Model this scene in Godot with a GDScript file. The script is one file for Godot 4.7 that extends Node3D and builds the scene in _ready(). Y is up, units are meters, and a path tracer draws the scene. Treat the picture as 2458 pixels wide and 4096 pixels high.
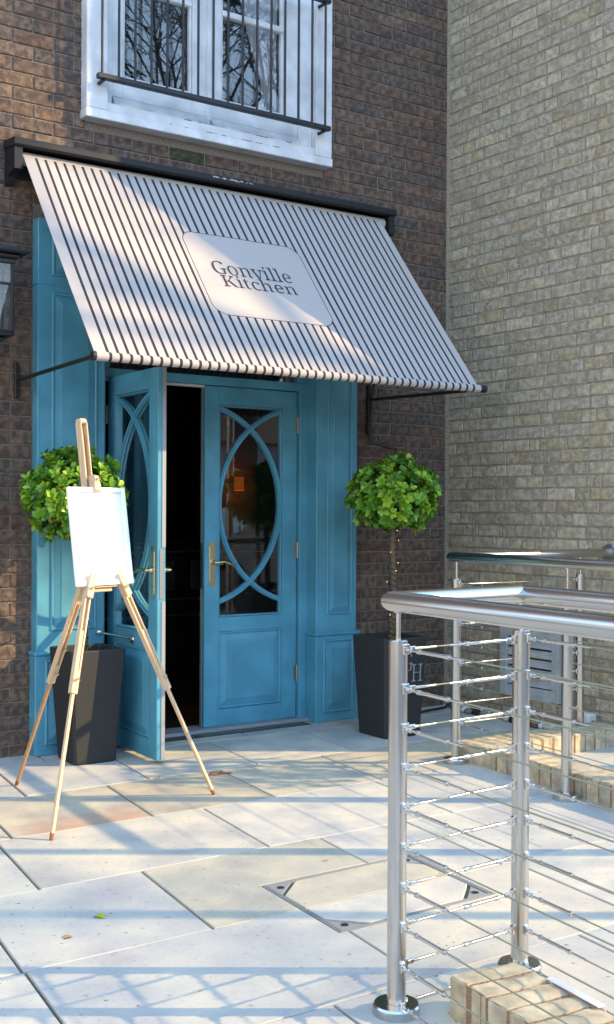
extends Node3D
# world frame: brown facade lies in z = 0 (x to the right, +z towards the street), yellow wall lies in x = 0, paving at y = 0

class MB:
	var v := PackedVector3Array()
	var n := PackedVector3Array()
	var t := PackedVector2Array()
	var k := PackedColorArray()
	var tint := Color.WHITE
	func tri(a: Vector3, b: Vector3, c: Vector3, na: Vector3, nb: Vector3, nc: Vector3, ua := Vector2.ZERO, ub := Vector2.ZERO, uc := Vector2.ZERO) -> void:
		v.append(a); v.append(c); v.append(b)
		n.append(na); n.append(nc); n.append(nb)
		t.append(ua); t.append(uc); t.append(ub)
		k.append(tint); k.append(tint); k.append(tint)
	func flat(a: Vector3, b: Vector3, c: Vector3) -> void:
		var m := (b - a).cross(c - a).normalized()
		tri(a, b, c, m, m, m)
	func quad(a: Vector3, b: Vector3, c: Vector3, d: Vector3) -> void:
		var m := (c - a).cross(d - b).normalized()
		tri(a, b, c, m, m, m, Vector2(0, 1), Vector2(1, 1), Vector2(1, 0))
		tri(a, c, d, m, m, m, Vector2(0, 1), Vector2(1, 0), Vector2(0, 0))
	func outq(a: Vector3, b: Vector3, c: Vector3, d: Vector3, o: Vector3) -> void:
		if (c - a).cross(d - b).dot((a + b + c + d) * 0.25 - o) < 0.0:
			quad(d, c, b, a)
		else:
			quad(a, b, c, d)
	func outt(a: Vector3, b: Vector3, c: Vector3, o: Vector3) -> void:
		if (b - a).cross(c - a).dot((a + b + c) / 3.0 - o) < 0.0:
			flat(a, c, b)
		else:
			flat(a, b, c)
	# chamfered box
	func box(c: Vector3, s: Vector3, bev := 0.0, B := Basis()) -> void:
		var h := s * 0.5
		bev = minf(bev, minf(h.x, minf(h.y, h.z)) * 0.9)
		var P := {}
		for sx in [-1, 1]:
			for sy in [-1, 1]:
				for sz in [-1, 1]:
					var q := Vector3(sx * h.x, sy * h.y, sz * h.z)
					P[[sx, sy, sz, 0]] = c + B * (q - Vector3(0, sy * bev, sz * bev))
					P[[sx, sy, sz, 1]] = c + B * (q - Vector3(sx * bev, 0, sz * bev))
					P[[sx, sy, sz, 2]] = c + B * (q - Vector3(sx * bev, sy * bev, 0))
		for s1 in [-1, 1]:
			outq(P[[s1, -1, -1, 0]], P[[s1, 1, -1, 0]], P[[s1, 1, 1, 0]], P[[s1, -1, 1, 0]], c)
			outq(P[[-1, s1, -1, 1]], P[[1, s1, -1, 1]], P[[1, s1, 1, 1]], P[[-1, s1, 1, 1]], c)
			outq(P[[-1, -1, s1, 2]], P[[1, -1, s1, 2]], P[[1, 1, s1, 2]], P[[-1, 1, s1, 2]], c)
		if bev <= 0.0:
			return
		for a in [-1, 1]:
			for b in [-1, 1]:
				outq(P[[a, b, -1, 0]], P[[a, b, 1, 0]], P[[a, b, 1, 1]], P[[a, b, -1, 1]], c)
				outq(P[[a, -1, b, 0]], P[[a, 1, b, 0]], P[[a, 1, b, 2]], P[[a, -1, b, 2]], c)
				outq(P[[-1, a, b, 1]], P[[1, a, b, 1]], P[[1, a, b, 2]], P[[-1, a, b, 2]], c)
				for d in [-1, 1]:
					outt(P[[a, b, d, 0]], P[[a, b, d, 1]], P[[a, b, d, 2]], c)
	func span(x0: float, x1: float, y0: float, y1: float, z0: float, z1: float, bev := 0.0) -> void:
		box(Vector3(x0 + x1, y0 + y1, z0 + z1) * 0.5, Vector3(x1 - x0, y1 - y0, z1 - z0), bev)
	# bar between two points with a rectangular section (w along side, d across)
	func bar(a: Vector3, b: Vector3, w: float, d: float, side: Vector3, bev := 0.0) -> void:
		var y := (b - a).normalized()
		var z := side.cross(y).normalized()
		var x := y.cross(z)
		box((a + b) * 0.5, Vector3(w, a.distance_to(b), d), bev, Basis(x, y, z))
	func tube(p: Array, r: float, seg := 10, r1 := -1.0, caps := true) -> void:
		if r1 < 0.0:
			r1 = r
		var total := 0.0
		for i in range(p.size() - 1):
			total += p[i].distance_to(p[i + 1])
		var run := 0.0
		var last := p.size() - 1
		var up := Vector3.UP
		for i in range(last):
			var d: Vector3 = (p[i + 1] - p[i]).normalized()
			if absf(d.dot(up)) > 0.9:
				up = Vector3.RIGHT
			var e := d.cross(up).normalized()
			var g := e.cross(d)
			up = g
			var na := d
			var nb := d
			if i > 0:
				na = (d + (p[i] - p[i - 1]).normalized()).normalized()
			if i < last - 1:
				nb = (d + (p[i + 2] - p[i + 1]).normalized()).normalized()
			var L: float = p[i].distance_to(p[i + 1])
			var ra := lerpf(r, r1, run / total)
			var rb := lerpf(r, r1, (run + L) / total)
			for j in range(seg):
				var q := []
				var m := []
				for jj in [j, j + 1]:
					var a: float = TAU * jj / seg
					var o := e * cos(a) + g * sin(a)
					m.append(o)
					q.append(p[i] + o * ra - d * (o.dot(na) * ra / d.dot(na)))
					q.append(p[i + 1] + o * rb - d * (o.dot(nb) * rb / d.dot(nb)))
				var u0 := run / total
				var u1 := (run + L) / total
				var w0 := float(j) / seg
				var w1 := float(j + 1) / seg
				tri(q[0], q[1], q[3], m[0], m[0], m[1], Vector2(u0, w0), Vector2(u1, w0), Vector2(u1, w1))
				tri(q[0], q[3], q[2], m[0], m[1], m[1], Vector2(u0, w0), Vector2(u1, w1), Vector2(u0, w1))
				if caps and i == 0:
					tri(p[0], q[0], q[2], -d, -d, -d)
				if caps and i == last - 1:
					tri(p[last], q[3], q[1], d, d, d)
			run += L
	# profile of (radius, height) turned about the vertical through c
	func lathe(c: Vector3, prof: Array, seg := 20, B := Basis()) -> void:
		for i in range(prof.size() - 1):
			var a: Vector2 = prof[i]
			var b: Vector2 = prof[i + 1]
			var e := (b - a)
			var m := Vector2(e.y, -e.x).normalized()
			for j in range(seg):
				var f0 := TAU * j / seg
				var f1 := TAU * (j + 1) / seg
				var d0 := Vector3(cos(f0), 0, -sin(f0))
				var d1 := Vector3(cos(f1), 0, -sin(f1))
				var n0 := B * (d0 * m.x + Vector3.UP * m.y)
				var n1 := B * (d1 * m.x + Vector3.UP * m.y)
				var p00 := c + B * (d0 * a.x + Vector3.UP * a.y)
				var p10 := c + B * (d1 * a.x + Vector3.UP * a.y)
				var p01 := c + B * (d0 * b.x + Vector3.UP * b.y)
				var p11 := c + B * (d1 * b.x + Vector3.UP * b.y)
				if a.x > 1e-6:
					tri(p00, p10, p11, n0, n1, n1)
				if b.x > 1e-6:
					tri(p00, p11, p01, n0, n1, n0)
	func ball(c: Vector3, r: Vector3, seg := 10, rings := 6) -> void:
		for i in range(rings):
			for j in range(seg):
				var q := []
				for e in [[i, j], [i, j + 1], [i + 1, j + 1], [i + 1, j]]:
					var a: float = -PI / 2 + PI * e[0] / rings
					var b: float = TAU * e[1] / seg
					q.append(Vector3(cos(a) * cos(b), sin(a), -cos(a) * sin(b)))
				var w := []
				for d in q:
					w.append((d / r).normalized())
				tri(c + q[0] * r, c + q[1] * r, c + q[2] * r, w[0], w[1], w[2])
				tri(c + q[0] * r, c + q[2] * r, c + q[3] * r, w[0], w[2], w[3])
	# polygon in the local xy plane of X, pushed from z0 to z1, its far face inset by bev
	func prism(poly: PackedVector2Array, z0: float, z1: float, X := Transform3D(), bev := 0.0) -> void:
		if Geometry2D.is_polygon_clockwise(poly):
			poly.reverse()
		var top := poly
		if bev > 0.0:
			var ins := Geometry2D.offset_polygon(poly, -bev, Geometry2D.JOIN_MITER)
			if ins.size() == 1 and ins[0].size() == poly.size():
				top = ins[0]
				if Geometry2D.is_polygon_clockwise(top):
					top.reverse()
				var best := 0
				for i in range(top.size()):
					if top[i].distance_to(poly[0]) < top[best].distance_to(poly[0]):
						best = i
				var o := PackedVector2Array()
				for i in range(top.size()):
					o.append(top[(i + best) % top.size()])
				top = o
		var s := signf(z1 - z0)
		var ids := Geometry2D.triangulate_polygon(poly)
		var up := X.basis.z.normalized() * s
		for i in range(0, ids.size(), 3):
			var a := top[ids[i]]
			var b := top[ids[i + 1]]
			var c := top[ids[i + 2]]
			var pa := X * Vector3(a.x, a.y, z1)
			var pb := X * Vector3(b.x, b.y, z1)
			var pc := X * Vector3(c.x, c.y, z1)
			var A := X * Vector3(poly[ids[i]].x, poly[ids[i]].y, z0)
			var Bb := X * Vector3(poly[ids[i + 1]].x, poly[ids[i + 1]].y, z0)
			var C := X * Vector3(poly[ids[i + 2]].x, poly[ids[i + 2]].y, z0)
			if (pb - pa).cross(pc - pa).dot(up) < 0.0:
				tri(pa, pc, pb, up, up, up, a, c, b)
				tri(A, Bb, C, -up, -up, -up)
			else:
				tri(pa, pb, pc, up, up, up, a, b, c)
				tri(A, C, Bb, -up, -up, -up)
		var m := poly.size()
		var zc := z1 - s * minf(bev, absf(z1 - z0) * 0.5)
		for i in range(m):
			var a := poly[i]
			var b := poly[(i + 1) % m]
			var oo := Vector2((b - a).y, -(b - a).x)
			var o3 := X.basis * Vector3(oo.x, oo.y, 0)
			for e in [[X * Vector3(a.x, a.y, z0), X * Vector3(b.x, b.y, z0), X * Vector3(b.x, b.y, zc), X * Vector3(a.x, a.y, zc)], [X * Vector3(a.x, a.y, zc), X * Vector3(b.x, b.y, zc), X * Vector3(top[(i + 1) % m].x, top[(i + 1) % m].y, z1), X * Vector3(top[i].x, top[i].y, z1)]]:
				var nn: Vector3 = (e[2] - e[0]).cross(e[3] - e[1])
				if nn.length() < 1e-12:
					continue
				if nn.dot(o3 + up * o3.length() * 0.2) < 0.0:
					quad(e[3], e[2], e[1], e[0])
				else:
					quad(e[0], e[1], e[2], e[3])
	func add(m: MB, X: Transform3D) -> void:
		var N := X.basis.inverse().transposed()
		for i in range(m.v.size()):
			v.append(X * m.v[i]); n.append((N * m.n[i]).normalized()); t.append(m.t[i]); k.append(tint)
	func mesh(off := Vector3.ZERO) -> ArrayMesh:
		var a := []
		a.resize(Mesh.ARRAY_MAX)
		var w := v.duplicate()
		if off != Vector3.ZERO:
			for i in range(w.size()):
				w[i] -= off
		a[Mesh.ARRAY_VERTEX] = w
		a[Mesh.ARRAY_NORMAL] = n
		a[Mesh.ARRAY_TEX_UV] = t
		a[Mesh.ARRAY_COLOR] = k
		var m := ArrayMesh.new()
		m.add_surface_from_arrays(Mesh.PRIMITIVE_TRIANGLES, a)
		return m

var rng := RandomNumberGenerator.new()
var M := {}
var T := {}
var used := {}
const EYE := Vector3(-5.05117, 1.27518, 5.74101)
const CR := Vector3(0.82412182, 0.00519996, 0.56638872)
const CU := Vector3(-0.00298272, 0.99998384, -0.00484076)
const CF := Vector3(0.56640474, -0.0023, -0.82412401)
const SUN_AZ := 34.0
const SUN_EL := 25.0

# ---------- naming and tagging
func numbered(called: String, parent: Node) -> String:
	var key := str(parent.get_instance_id()) + called
	var c: int = used.get(key, 0)
	used[key] = c + 1
	return called if c == 0 else "%s_%03d" % [called, c]

func put(o: Node, called: String, parent: Node = self) -> Node:
	o.name = numbered(called, parent)
	parent.add_child(o, true)
	return o

func tag(o: Node, label: String, category := "", group := "", kind := "") -> void:
	o.set_meta("label", label)
	if category:
		o.set_meta("category", category)
	if group:
		o.set_meta("group", group)
	if kind:
		o.set_meta("kind", kind)

func thing(called: String, at: Vector3, label: String, category: String, group := "") -> Node3D:
	var o := Node3D.new()
	put(o, called)
	o.position = at
	tag(o, label, category, group)
	return o

func base_of(p: Node) -> Vector3:
	var s := Vector3.ZERO
	while p is Node3D and p != self:
		s += p.position
		p = p.get_parent()
	return s

# shape in world coordinates -> one named mesh under parent
func part(called: String, m: MB, mat: Material, parent: Node = self) -> MeshInstance3D:
	var o := MeshInstance3D.new()
	o.mesh = m.mesh(base_of(parent))
	o.material_override = mat
	put(o, called, parent)
	return o

func inst(called: String, mesh: Mesh, mat: Material, X: Transform3D, parent: Node) -> MeshInstance3D:
	var o := MeshInstance3D.new()
	o.mesh = mesh
	o.material_override = mat
	X.origin -= base_of(parent)
	o.transform = X
	put(o, called, parent)
	return o

# ---------- materials
func lin(r: float, g: float, b: float, a := 1.0) -> Color:
	var c := Color(r, g, b).linear_to_srgb()
	c.a = a
	return c

func noise_img(seed_: int, freq: float, size: int, lo: float, octaves := 4, contrast := 1.0, typ := FastNoiseLite.TYPE_SIMPLEX_SMOOTH) -> Image:
	var f := FastNoiseLite.new()
	f.seed = seed_
	f.noise_type = typ
	f.frequency = freq
	f.fractal_octaves = octaves
	var g := f.get_seamless_image(size, size)
	var d := g.get_data()
	var o := PackedByteArray()
	o.resize(size * size * 3)
	var step := d.size() / (size * size)
	for i in range(size * size):
		var x := clampf((d[i * step] / 255.0 - 0.5) * contrast + 0.5, 0.0, 1.0)
		var b := int(255.0 * lerpf(lo, 1.0, x))
		o[i * 3] = b; o[i * 3 + 1] = b; o[i * 3 + 2] = b
	return Image.create_from_data(size, size, false, Image.FORMAT_RGB8, o)

func tex(im: Image) -> ImageTexture:
	im.generate_mipmaps()
	return ImageTexture.create_from_image(im)

func mat(name_: String, c: Color, rough := 0.7, metal := 0.0, albedo_tex := "", scale := 1.0, bump := "", depth := 0.0) -> StandardMaterial3D:
	var m := StandardMaterial3D.new()
	m.resource_name = name_
	m.albedo_color = c
	m.roughness = rough
	m.metallic = metal
	if albedo_tex:
		m.albedo_texture = T[albedo_tex]
	if bump:
		m.heightmap_enabled = true
		m.heightmap_texture = T[bump]
		m.heightmap_scale = depth
	if albedo_tex or bump:
		m.uv1_triplanar = true
		m.uv1_world_triplanar = true
		m.uv1_scale = Vector3.ONE * scale
	M[name_] = m
	return m

func make_materials() -> void:
	T.blotch = tex(noise_img(3, 0.012, 512, 0.78, 5, 1.5))
	T.grain = tex(noise_img(7, 0.06, 512, 0.72, 4, 1.6))
	T.soft = tex(noise_img(11, 0.006, 512, 0.86, 4, 1.3))
	T.rough = tex(noise_img(19, 0.03, 512, 0.0, 5, 1.4))
	T.weather = tex(noise_img(23, 0.010, 512, 0.66, 6, 1.7))
	T.wood = tex(wood_img())
	var red := [[.185, .116, .082], [.155, .100, .075], [.192, .124, .088], [.138, .094, .075], [.172, .116, .084], [.152, .112, .088], [.210, .145, .104], [.125, .096, .084]]
	for i in range(red.size()):
		mat("red_brick_%d" % i, lin(red[i][0], red[i][1], red[i][2]), 0.9, 0, "weather", 3.1 + 0.23 * i, "rough", 0.10)
	mat("moss_brick", lin(.075, .085, .038), 0.95, 0, "weather", 4.0, "rough", 0.25)
	var yel := [[.475, .41, .295], [.425, .37, .275], [.51, .445, .315], [.415, .36, .265], [.44, .37, .245], [.44, .39, .30], [.53, .465, .35], [.38, .325, .225]]
	for i in range(yel.size()):
		mat("yellow_brick_%d" % i, lin(yel[i][0], yel[i][1], yel[i][2]), 0.95, 0, "blotch", 2.2 + 0.21 * i, "rough", 0.22)
	var mr := mat("mixed_red_brick", Color.WHITE, 0.9, 0, "weather", 3.4, "rough", 0.10)
	mr.vertex_color_use_as_albedo = true
	var my := mat("mixed_yellow_brick", Color.WHITE, 0.95, 0, "blotch", 2.5, "rough", 0.22)
	my.vertex_color_use_as_albedo = true
	M.red_set = red
	M.yellow_set = yel
	mat("dark_mortar", lin(.31, .26, .22), 0.95, 0, "grain", 3.0, "rough", 0.2)
	mat("pale_mortar", lin(.33, .295, .225), 0.95, 0, "grain", 3.0, "rough", 0.3)
	mat("kerb_brick", lin(.57, .48, .33), 0.95, 0, "blotch", 1.9, "rough", 0.10)
	mat("kerb_brick_grey", lin(.47, .42, .33), 0.95, 0, "blotch", 1.6, "rough", 0.16)
	mat("plain_brown", lin(.11, .075, .06), 0.95)
	mat("blue_paint", lin(.098, .350, .490), 0.42, 0, "soft", 0.9, "grain", 0.02)
	mat("white_paint", lin(.74, .75, .78), 0.45, 0, "soft", 1.3, "grain", 0.02)
	mat("old_white_paint", lin(.60, .62, .64), 0.6, 0, "blotch", 0.9)
	mat("black_paint", lin(.008, .009, .012), 0.6, 0, "soft", 1.0)
	mat("black_iron", lin(.012, .013, .015), 0.42)
	mat("peeled", lin(.42, .38, .32), 0.8)
	mat("brass", lin(.70, .56, .30), 0.22, 1.0)
	mat("steel", lin(.66, .655, .64), 0.20, 1.0)
	mat("brushed_steel", lin(.56, .56, .55), 0.20, 1.0)
	mat("dull_steel", lin(.34, .34, .33), 0.45, 1.0)
	mat("cable_steel", lin(.27, .28, .20), 0.55, 0.35)
	mat("pot_black", lin(.028, .029, .030), 0.72, 0, "grain", 9.0, "grain", 0.06)
	mat("soil", lin(.035, .026, .018), 1.0, 0, "grain", 6.0)
	mat("bark", lin(.17, .125, .075), 0.9, 0, "blotch", 5.0, "rough", 0.4)
	mat("dark_bark", lin(.05, .042, .034), 0.9)
	mat("wire", lin(.010, .014, .012), 0.6)
	mat("beech", lin(.74, .55, .37), 0.5, 0, "wood", 2.2)
	mat("beech_dark", lin(.48, .29, .14), 0.55, 0, "wood", 2.2)
	mat("rubber", lin(.25, .07, .035), 0.7)
	mat("board_white", lin(.86, .86, .86), 0.35)
	mat("paper", lin(.88, .88, .88), 0.3)
	mat("faint_ink", lin(.70, .70, .71), 0.4)
	mat("joint_sand", lin(.16, .14, .11), 1.0, 0, "grain", 4.0)
	mat("sand_fill", lin(.30, .27, .21), 1.0, 0, "grain", 5.0)
	mat("asphalt", lin(.30, .29, .27), 0.95, 0, "grain", 1.0)
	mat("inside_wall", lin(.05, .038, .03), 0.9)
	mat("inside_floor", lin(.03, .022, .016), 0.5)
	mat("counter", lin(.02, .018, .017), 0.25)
	mat("dark_hole", lin(.008, .008, .008), 0.9)
	mat("grey_trim", lin(.33, .34, .35), 0.5, 0.3)
	mat("louvre_blue", lin(.43, .47, .50), 0.55, 0, "soft", 2.0)
	mat("plastic_white", lin(.66, .68, .68), 0.5)
	mat("render_pale", lin(.72, .69, .63), 0.9)
	mat("render_grey", lin(.42, .43, .45), 0.9)
	mat("car_silver", lin(.55, .56, .58), 0.25, 0.3)
	mat("lawn", lin(.06, .10, .03), 1.0)
	mat("letter_navy", lin(.018, .02, .03), 0.7)
	mat("letter_grey", lin(.24, .25, .26), 0.6)
	mat("rust_mortar", lin(.40, .25, .15), 1.0, 0, "grain", 5.0, "rough", 0.5)
	for e in [["glass", .012, 0.0], ["lamp_glass", .06, 0.03]]:
		var g := StandardMaterial3D.new()
		g.resource_name = e[0]
		g.transparency = BaseMaterial3D.TRANSPARENCY_ALPHA
		g.albedo_color = Color(0.4, 0.45, 0.45, e[1])
		g.metallic_specular = 0.7
		g.roughness = e[2]
		M[e[0]] = g
	var cu := StandardMaterial3D.new()
	cu.resource_name = "net"
	cu.albedo_color = lin(.55, .57, .60)
	cu.roughness = 1.0
	cu.backlight_enabled = true
	cu.backlight = Color(.5, .5, .5)
	M.net = cu
	var leaf := [[.17, .36, .025], [.105, .26, .025], [.27, .44, .030], [.062, .175, .025], [.36, .47, .06]]
	for i in range(leaf.size()):
		var l := mat("leaf_%d" % i, lin(leaf[i][0], leaf[i][1], leaf[i][2]), 0.38)
		l.backlight_enabled = true
		l.backlight = Color(.55, .65, .15)
	var lv := mat("leaves", Color.WHITE, 0.42)
	lv.vertex_color_use_as_albedo = true
	lv.backlight_enabled = true
	lv.backlight = Color(.55, .65, .15)
	M.leaf_set = leaf
	var gl := mat("bulb_glow", lin(1, .8, .45), 0.5)
	gl.emission_enabled = true
	gl.emission = Color(1.0, .78, .42)
	gl.emission_energy_multiplier = 1.4
	var sh := mat("shade_glow", lin(.8, .45, .15), 0.8)
	sh.emission_enabled = true
	sh.emission = Color(1.0, .45, .12)
	sh.emission_energy_multiplier = 0.07
	# stone of the paving: several tones
	var st := [[.51, .495, .46], [.53, .50, .44], [.49, .455, .37], [.52, .51, .485], [.46, .415, .33], [.545, .52, .47]]
	for i in range(st.size()):
		mat("stone_%d" % i, lin(st[i][0], st[i][1], st[i][2]), 0.78, 0, "stone", 0.55 + 0.07 * i, "rough", 0.06)

func wood_img() -> Image:
	var f := FastNoiseLite.new()
	f.seed = 5
	f.frequency = 0.01
	var o := Image.create(256, 256, false, Image.FORMAT_RGB8)
	for y in range(256):
		for x in range(256):
			var q := f.get_noise_2d(x * 9.0, y * 0.7) * 0.5 + f.get_noise_2d(x * 30.0, y * 1.5) * 0.3
			var b := clampf(0.9 + q * 0.22, 0, 1)
			o.set_pixel(x, y, Color(b, b * 0.985, b * 0.96))
	return o

func stone_img() -> Image:
	var a := FastNoiseLite.new()
	a.seed = 31; a.frequency = 0.008; a.fractal_octaves = 5
	var b := FastNoiseLite.new()
	b.seed = 32; b.frequency = 0.09; b.fractal_octaves = 3
	var c := FastNoiseLite.new()
	c.seed = 33; c.frequency = 0.02; c.noise_type = FastNoiseLite.TYPE_CELLULAR
	var ia := a.get_seamless_image(512, 512)
	var ib := b.get_seamless_image(512, 512)
	var o := Image.create(512, 512, false, Image.FORMAT_RGB8)
	var r := RandomNumberGenerator.new()
	r.seed = 4
	for y in range(512):
		for x in range(512):
			var p := ia.get_pixel(x, y).r - 0.5
			var q := ib.get_pixel(x, y).r
			var l := 0.94 + 0.22 * p - 0.09 * absf(q - 0.5)
			if q > 0.80:
				l -= (q - 0.80) * 0.9
			var w := clampf(p * 2.0, -0.5, 0.8)
			o.set_pixel(x, y, Color(l, l * (1.0 - 0.022 * w), l * (1.0 - 0.075 * w)))
	for i in range(150):   # small dark pits and crumbs
		var px := r.randi_range(2, 508)
		var py := r.randi_range(2, 508)
		var s := r.randf_range(0.55, 0.8)
		o.fill_rect(Rect2i(px, py, r.randi_range(1, 3), r.randi_range(1, 2)), Color(s, s * .93, s * .85))
	return o

func _ready() -> void:
	rng.seed = 20240
	# ---- camera
	var cam := Camera3D.new()
	cam.fov = 47.653
	cam.near = 0.05
	cam.far = 400.0
	cam.transform = Transform3D(Basis(CR, CU, -CF).orthonormalized(), EYE)
	put(cam, "camera")
	cam.current = true
	# ---- sky, exposure
	var env := Environment.new()
	env.background_mode = Environment.BG_SKY
	var sm := ProceduralSkyMaterial.new()
	sm.sky_top_color = Color(.545, .695, .855)
	sm.sky_horizon_color = Color(.90, .94, .96)
	sm.sky_curve = 0.14
	sm.ground_bottom_color = Color(.22, .22, .22)
	sm.ground_horizon_color = Color(.5, .52, .54)
	sm.sun_angle_max = 20.0
	var sky := Sky.new()
	sky.sky_material = sm
	env.sky = sky
	env.background_energy_multiplier = 1.9
	env.tonemap_mode = Environment.TONE_MAPPER_LINEAR
	env.tonemap_exposure = 2.05
	env.sdfgi_enabled = true
	env.ssao_enabled = true
	env.ssil_enabled = true
	var we := WorldEnvironment.new()
	we.environment = env
	put(we, "world_environment")
	# ---- sun, low from the right
	var sun := DirectionalLight3D.new()
	sun.light_energy = 1.4
	sun.light_color = Color(1.0, .86, .62)
	sun.light_angular_distance = 0.5
	sun.shadow_enabled = true
	var ca := cos(deg_to_rad(SUN_EL))
	var dir := Vector3(-ca * cos(deg_to_rad(SUN_AZ)), -sin(deg_to_rad(SUN_EL)), -ca * sin(deg_to_rad(SUN_AZ)))
	sun.basis = Basis.looking_at(dir, Vector3.UP)
	put(sun, "sun")

	T.stone = tex(stone_img())
	make_materials()
	build_ground()
	build_brown_building()
	build_yellow_building()
	build_awning()
	build_lantern()
	build_guard()
	build_planters()
	build_easel()
	build_kerbs()
	build_railings()
	build_small_things()
	build_surroundings()

# ---------- paving
func build_ground() -> void:
	var g := MB.new()
	g.span(-60, 60, -0.5, -0.03, -60, 60)
	tag(part("ground", g, M.asphalt), "grey ground around the terrace", "", "", "structure")
	var pv := Node3D.new()
	put(pv, "paving")
	tag(pv, "pale sandstone slab paving of the terrace", "", "", "structure")
	var bed := MB.new()
	bed.span(-6.6, 0.0, -0.03, -0.009, -0.06, 7.4)
	part("joint_bed", bed, M.joint_sand, pv)
	var rows := [[-0.055, [-2.8, -2.2, -1.6, -1.0, -0.4]], [0.20, [-3.70, -3.10, -2.50, -1.90, -1.30, -0.70, -0.1]], [0.822, [-3.99, -3.386, -2.786, -2.19, -1.59, -0.99, -0.39]],
		[1.425, [-4.1, -3.52, -2.617, -1.705, -0.80]], [2.055, [-4.4, -3.82, -3.219, -2.458, -2.03, -1.43, -0.80]], [2.69, [-4.8, -3.882, -2.93, -2.05, -1.15, -0.30]],
		[3.325, [-5.1, -4.2, -3.3, -2.4, -1.5, -0.6]], [3.96, [-5.0, -4.1, -3.2, -2.3, -1.4]], [4.6, [-5.3, -4.5, -3.6, -2.7, -1.8]], [5.2, [-5.1, -4.2, -3.3, -2.4]], [5.8, [-5.4, -4.5, -3.6, -2.7]], [6.4, []]]
	var hole := PackedVector2Array([Vector2(-2.955, 2.424), Vector2(-2.30, 2.42), Vector2(-2.345, 2.925), Vector2(-2.99, 2.927)])
	var up := Transform3D(Basis(Vector3.RIGHT, Vector3(0, 0, 1), Vector3(0, -1, 0)), Vector3.ZERO)   # local (x, y, z) -> (x, -z, y)
	for i in range(rows.size() - 1):
		var z0: float = rows[i][0]
		var z1: float = rows[i + 1][0]
		var xs: Array = [-6.4] + rows[i][1] + [0.5]
		for j in range(xs.size() - 1):
			var a: float = xs[j] + 0.005
			var b: float = xs[j + 1] - 0.005
			if j == xs.size() - 2:
				b = 0.0
			var sk := -0.108 * (z1 - z0)
			var zz := func(x: float) -> float: return 0.008 * (x + 3.0)
			var poly := PackedVector2Array([Vector2(a, z0 + 0.003 + zz.call(a)), Vector2(b, z0 + 0.003 + zz.call(b)), Vector2(minf(b + sk, -0.003), z1 - 0.003 + zz.call(b)), Vector2(a + sk, z1 - 0.003 + zz.call(a))])
			if b >= -0.003:
				poly = PackedVector2Array([Vector2(a, z0 + 0.003 + zz.call(a)), Vector2(-0.004, z0 + 0.003 + zz.call(b)), Vector2(-0.004, z1 - 0.003 + zz.call(b)), Vector2(a + sk, z1 - 0.003 + zz.call(a))])
			var cut := Geometry2D.clip_polygons(poly, hole)
			for p in cut:
				var m := MB.new()
				m.prism(p, 0.028, -rng.randf_range(0.0, 0.0016), up, 0.0025)
				var pick: int = [0, 3, 5, 0, 3, 1, 5, 2][rng.randi_range(0, 7)]
				if i == 2 and j in [2, 3]:
					pick = 4
				elif i == 2:
					pick = 2
				var s := part("slab", m, M["stone_%d" % pick], pv)
				if i == 2 and j == 2:
					s.material_override = stained_stone()
					s.set_meta("label", "slab with a rust brown stain along its front edge")

func stained_stone() -> StandardMaterial3D:
	var m: StandardMaterial3D = M.stone_2.duplicate()
	m.resource_name = "stained_stone"
	var f := FastNoiseLite.new()
	f.seed = 77; f.frequency = 0.02
	var im := Image.create(256, 256, false, Image.FORMAT_RGBA8)
	for y in range(256):
		for x in range(256):
			# texture metres: u = x, v = z of the slab (uv repeats each metre)
			var u := x / 256.0
			var v := y / 256.0
			var w := v + 0.10 * f.get_noise_2d(x * 1.5, y * 1.5)
			var k := smoothstep(0.13, 0.40, w) * (1.0 - smoothstep(0.43, 0.47, v)) * smoothstep(0.06, 0.2, absf(fmod(u + 0.52, 1.0) - 0.0) )
			im.set_pixel(x, y, Color(.66, .49, .41, 0.62 * clampf(k, 0, 1)))
	m.uv1_triplanar = true
	m.detail_enabled = true
	m.detail_uv_layer = BaseMaterial3D.DETAIL_UV_1
	m.detail_blend_mode = BaseMaterial3D.BLEND_MODE_MIX
	m.detail_albedo = tex(im)
	m.uv1_scale = Vector3.ONE
	return m

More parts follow.
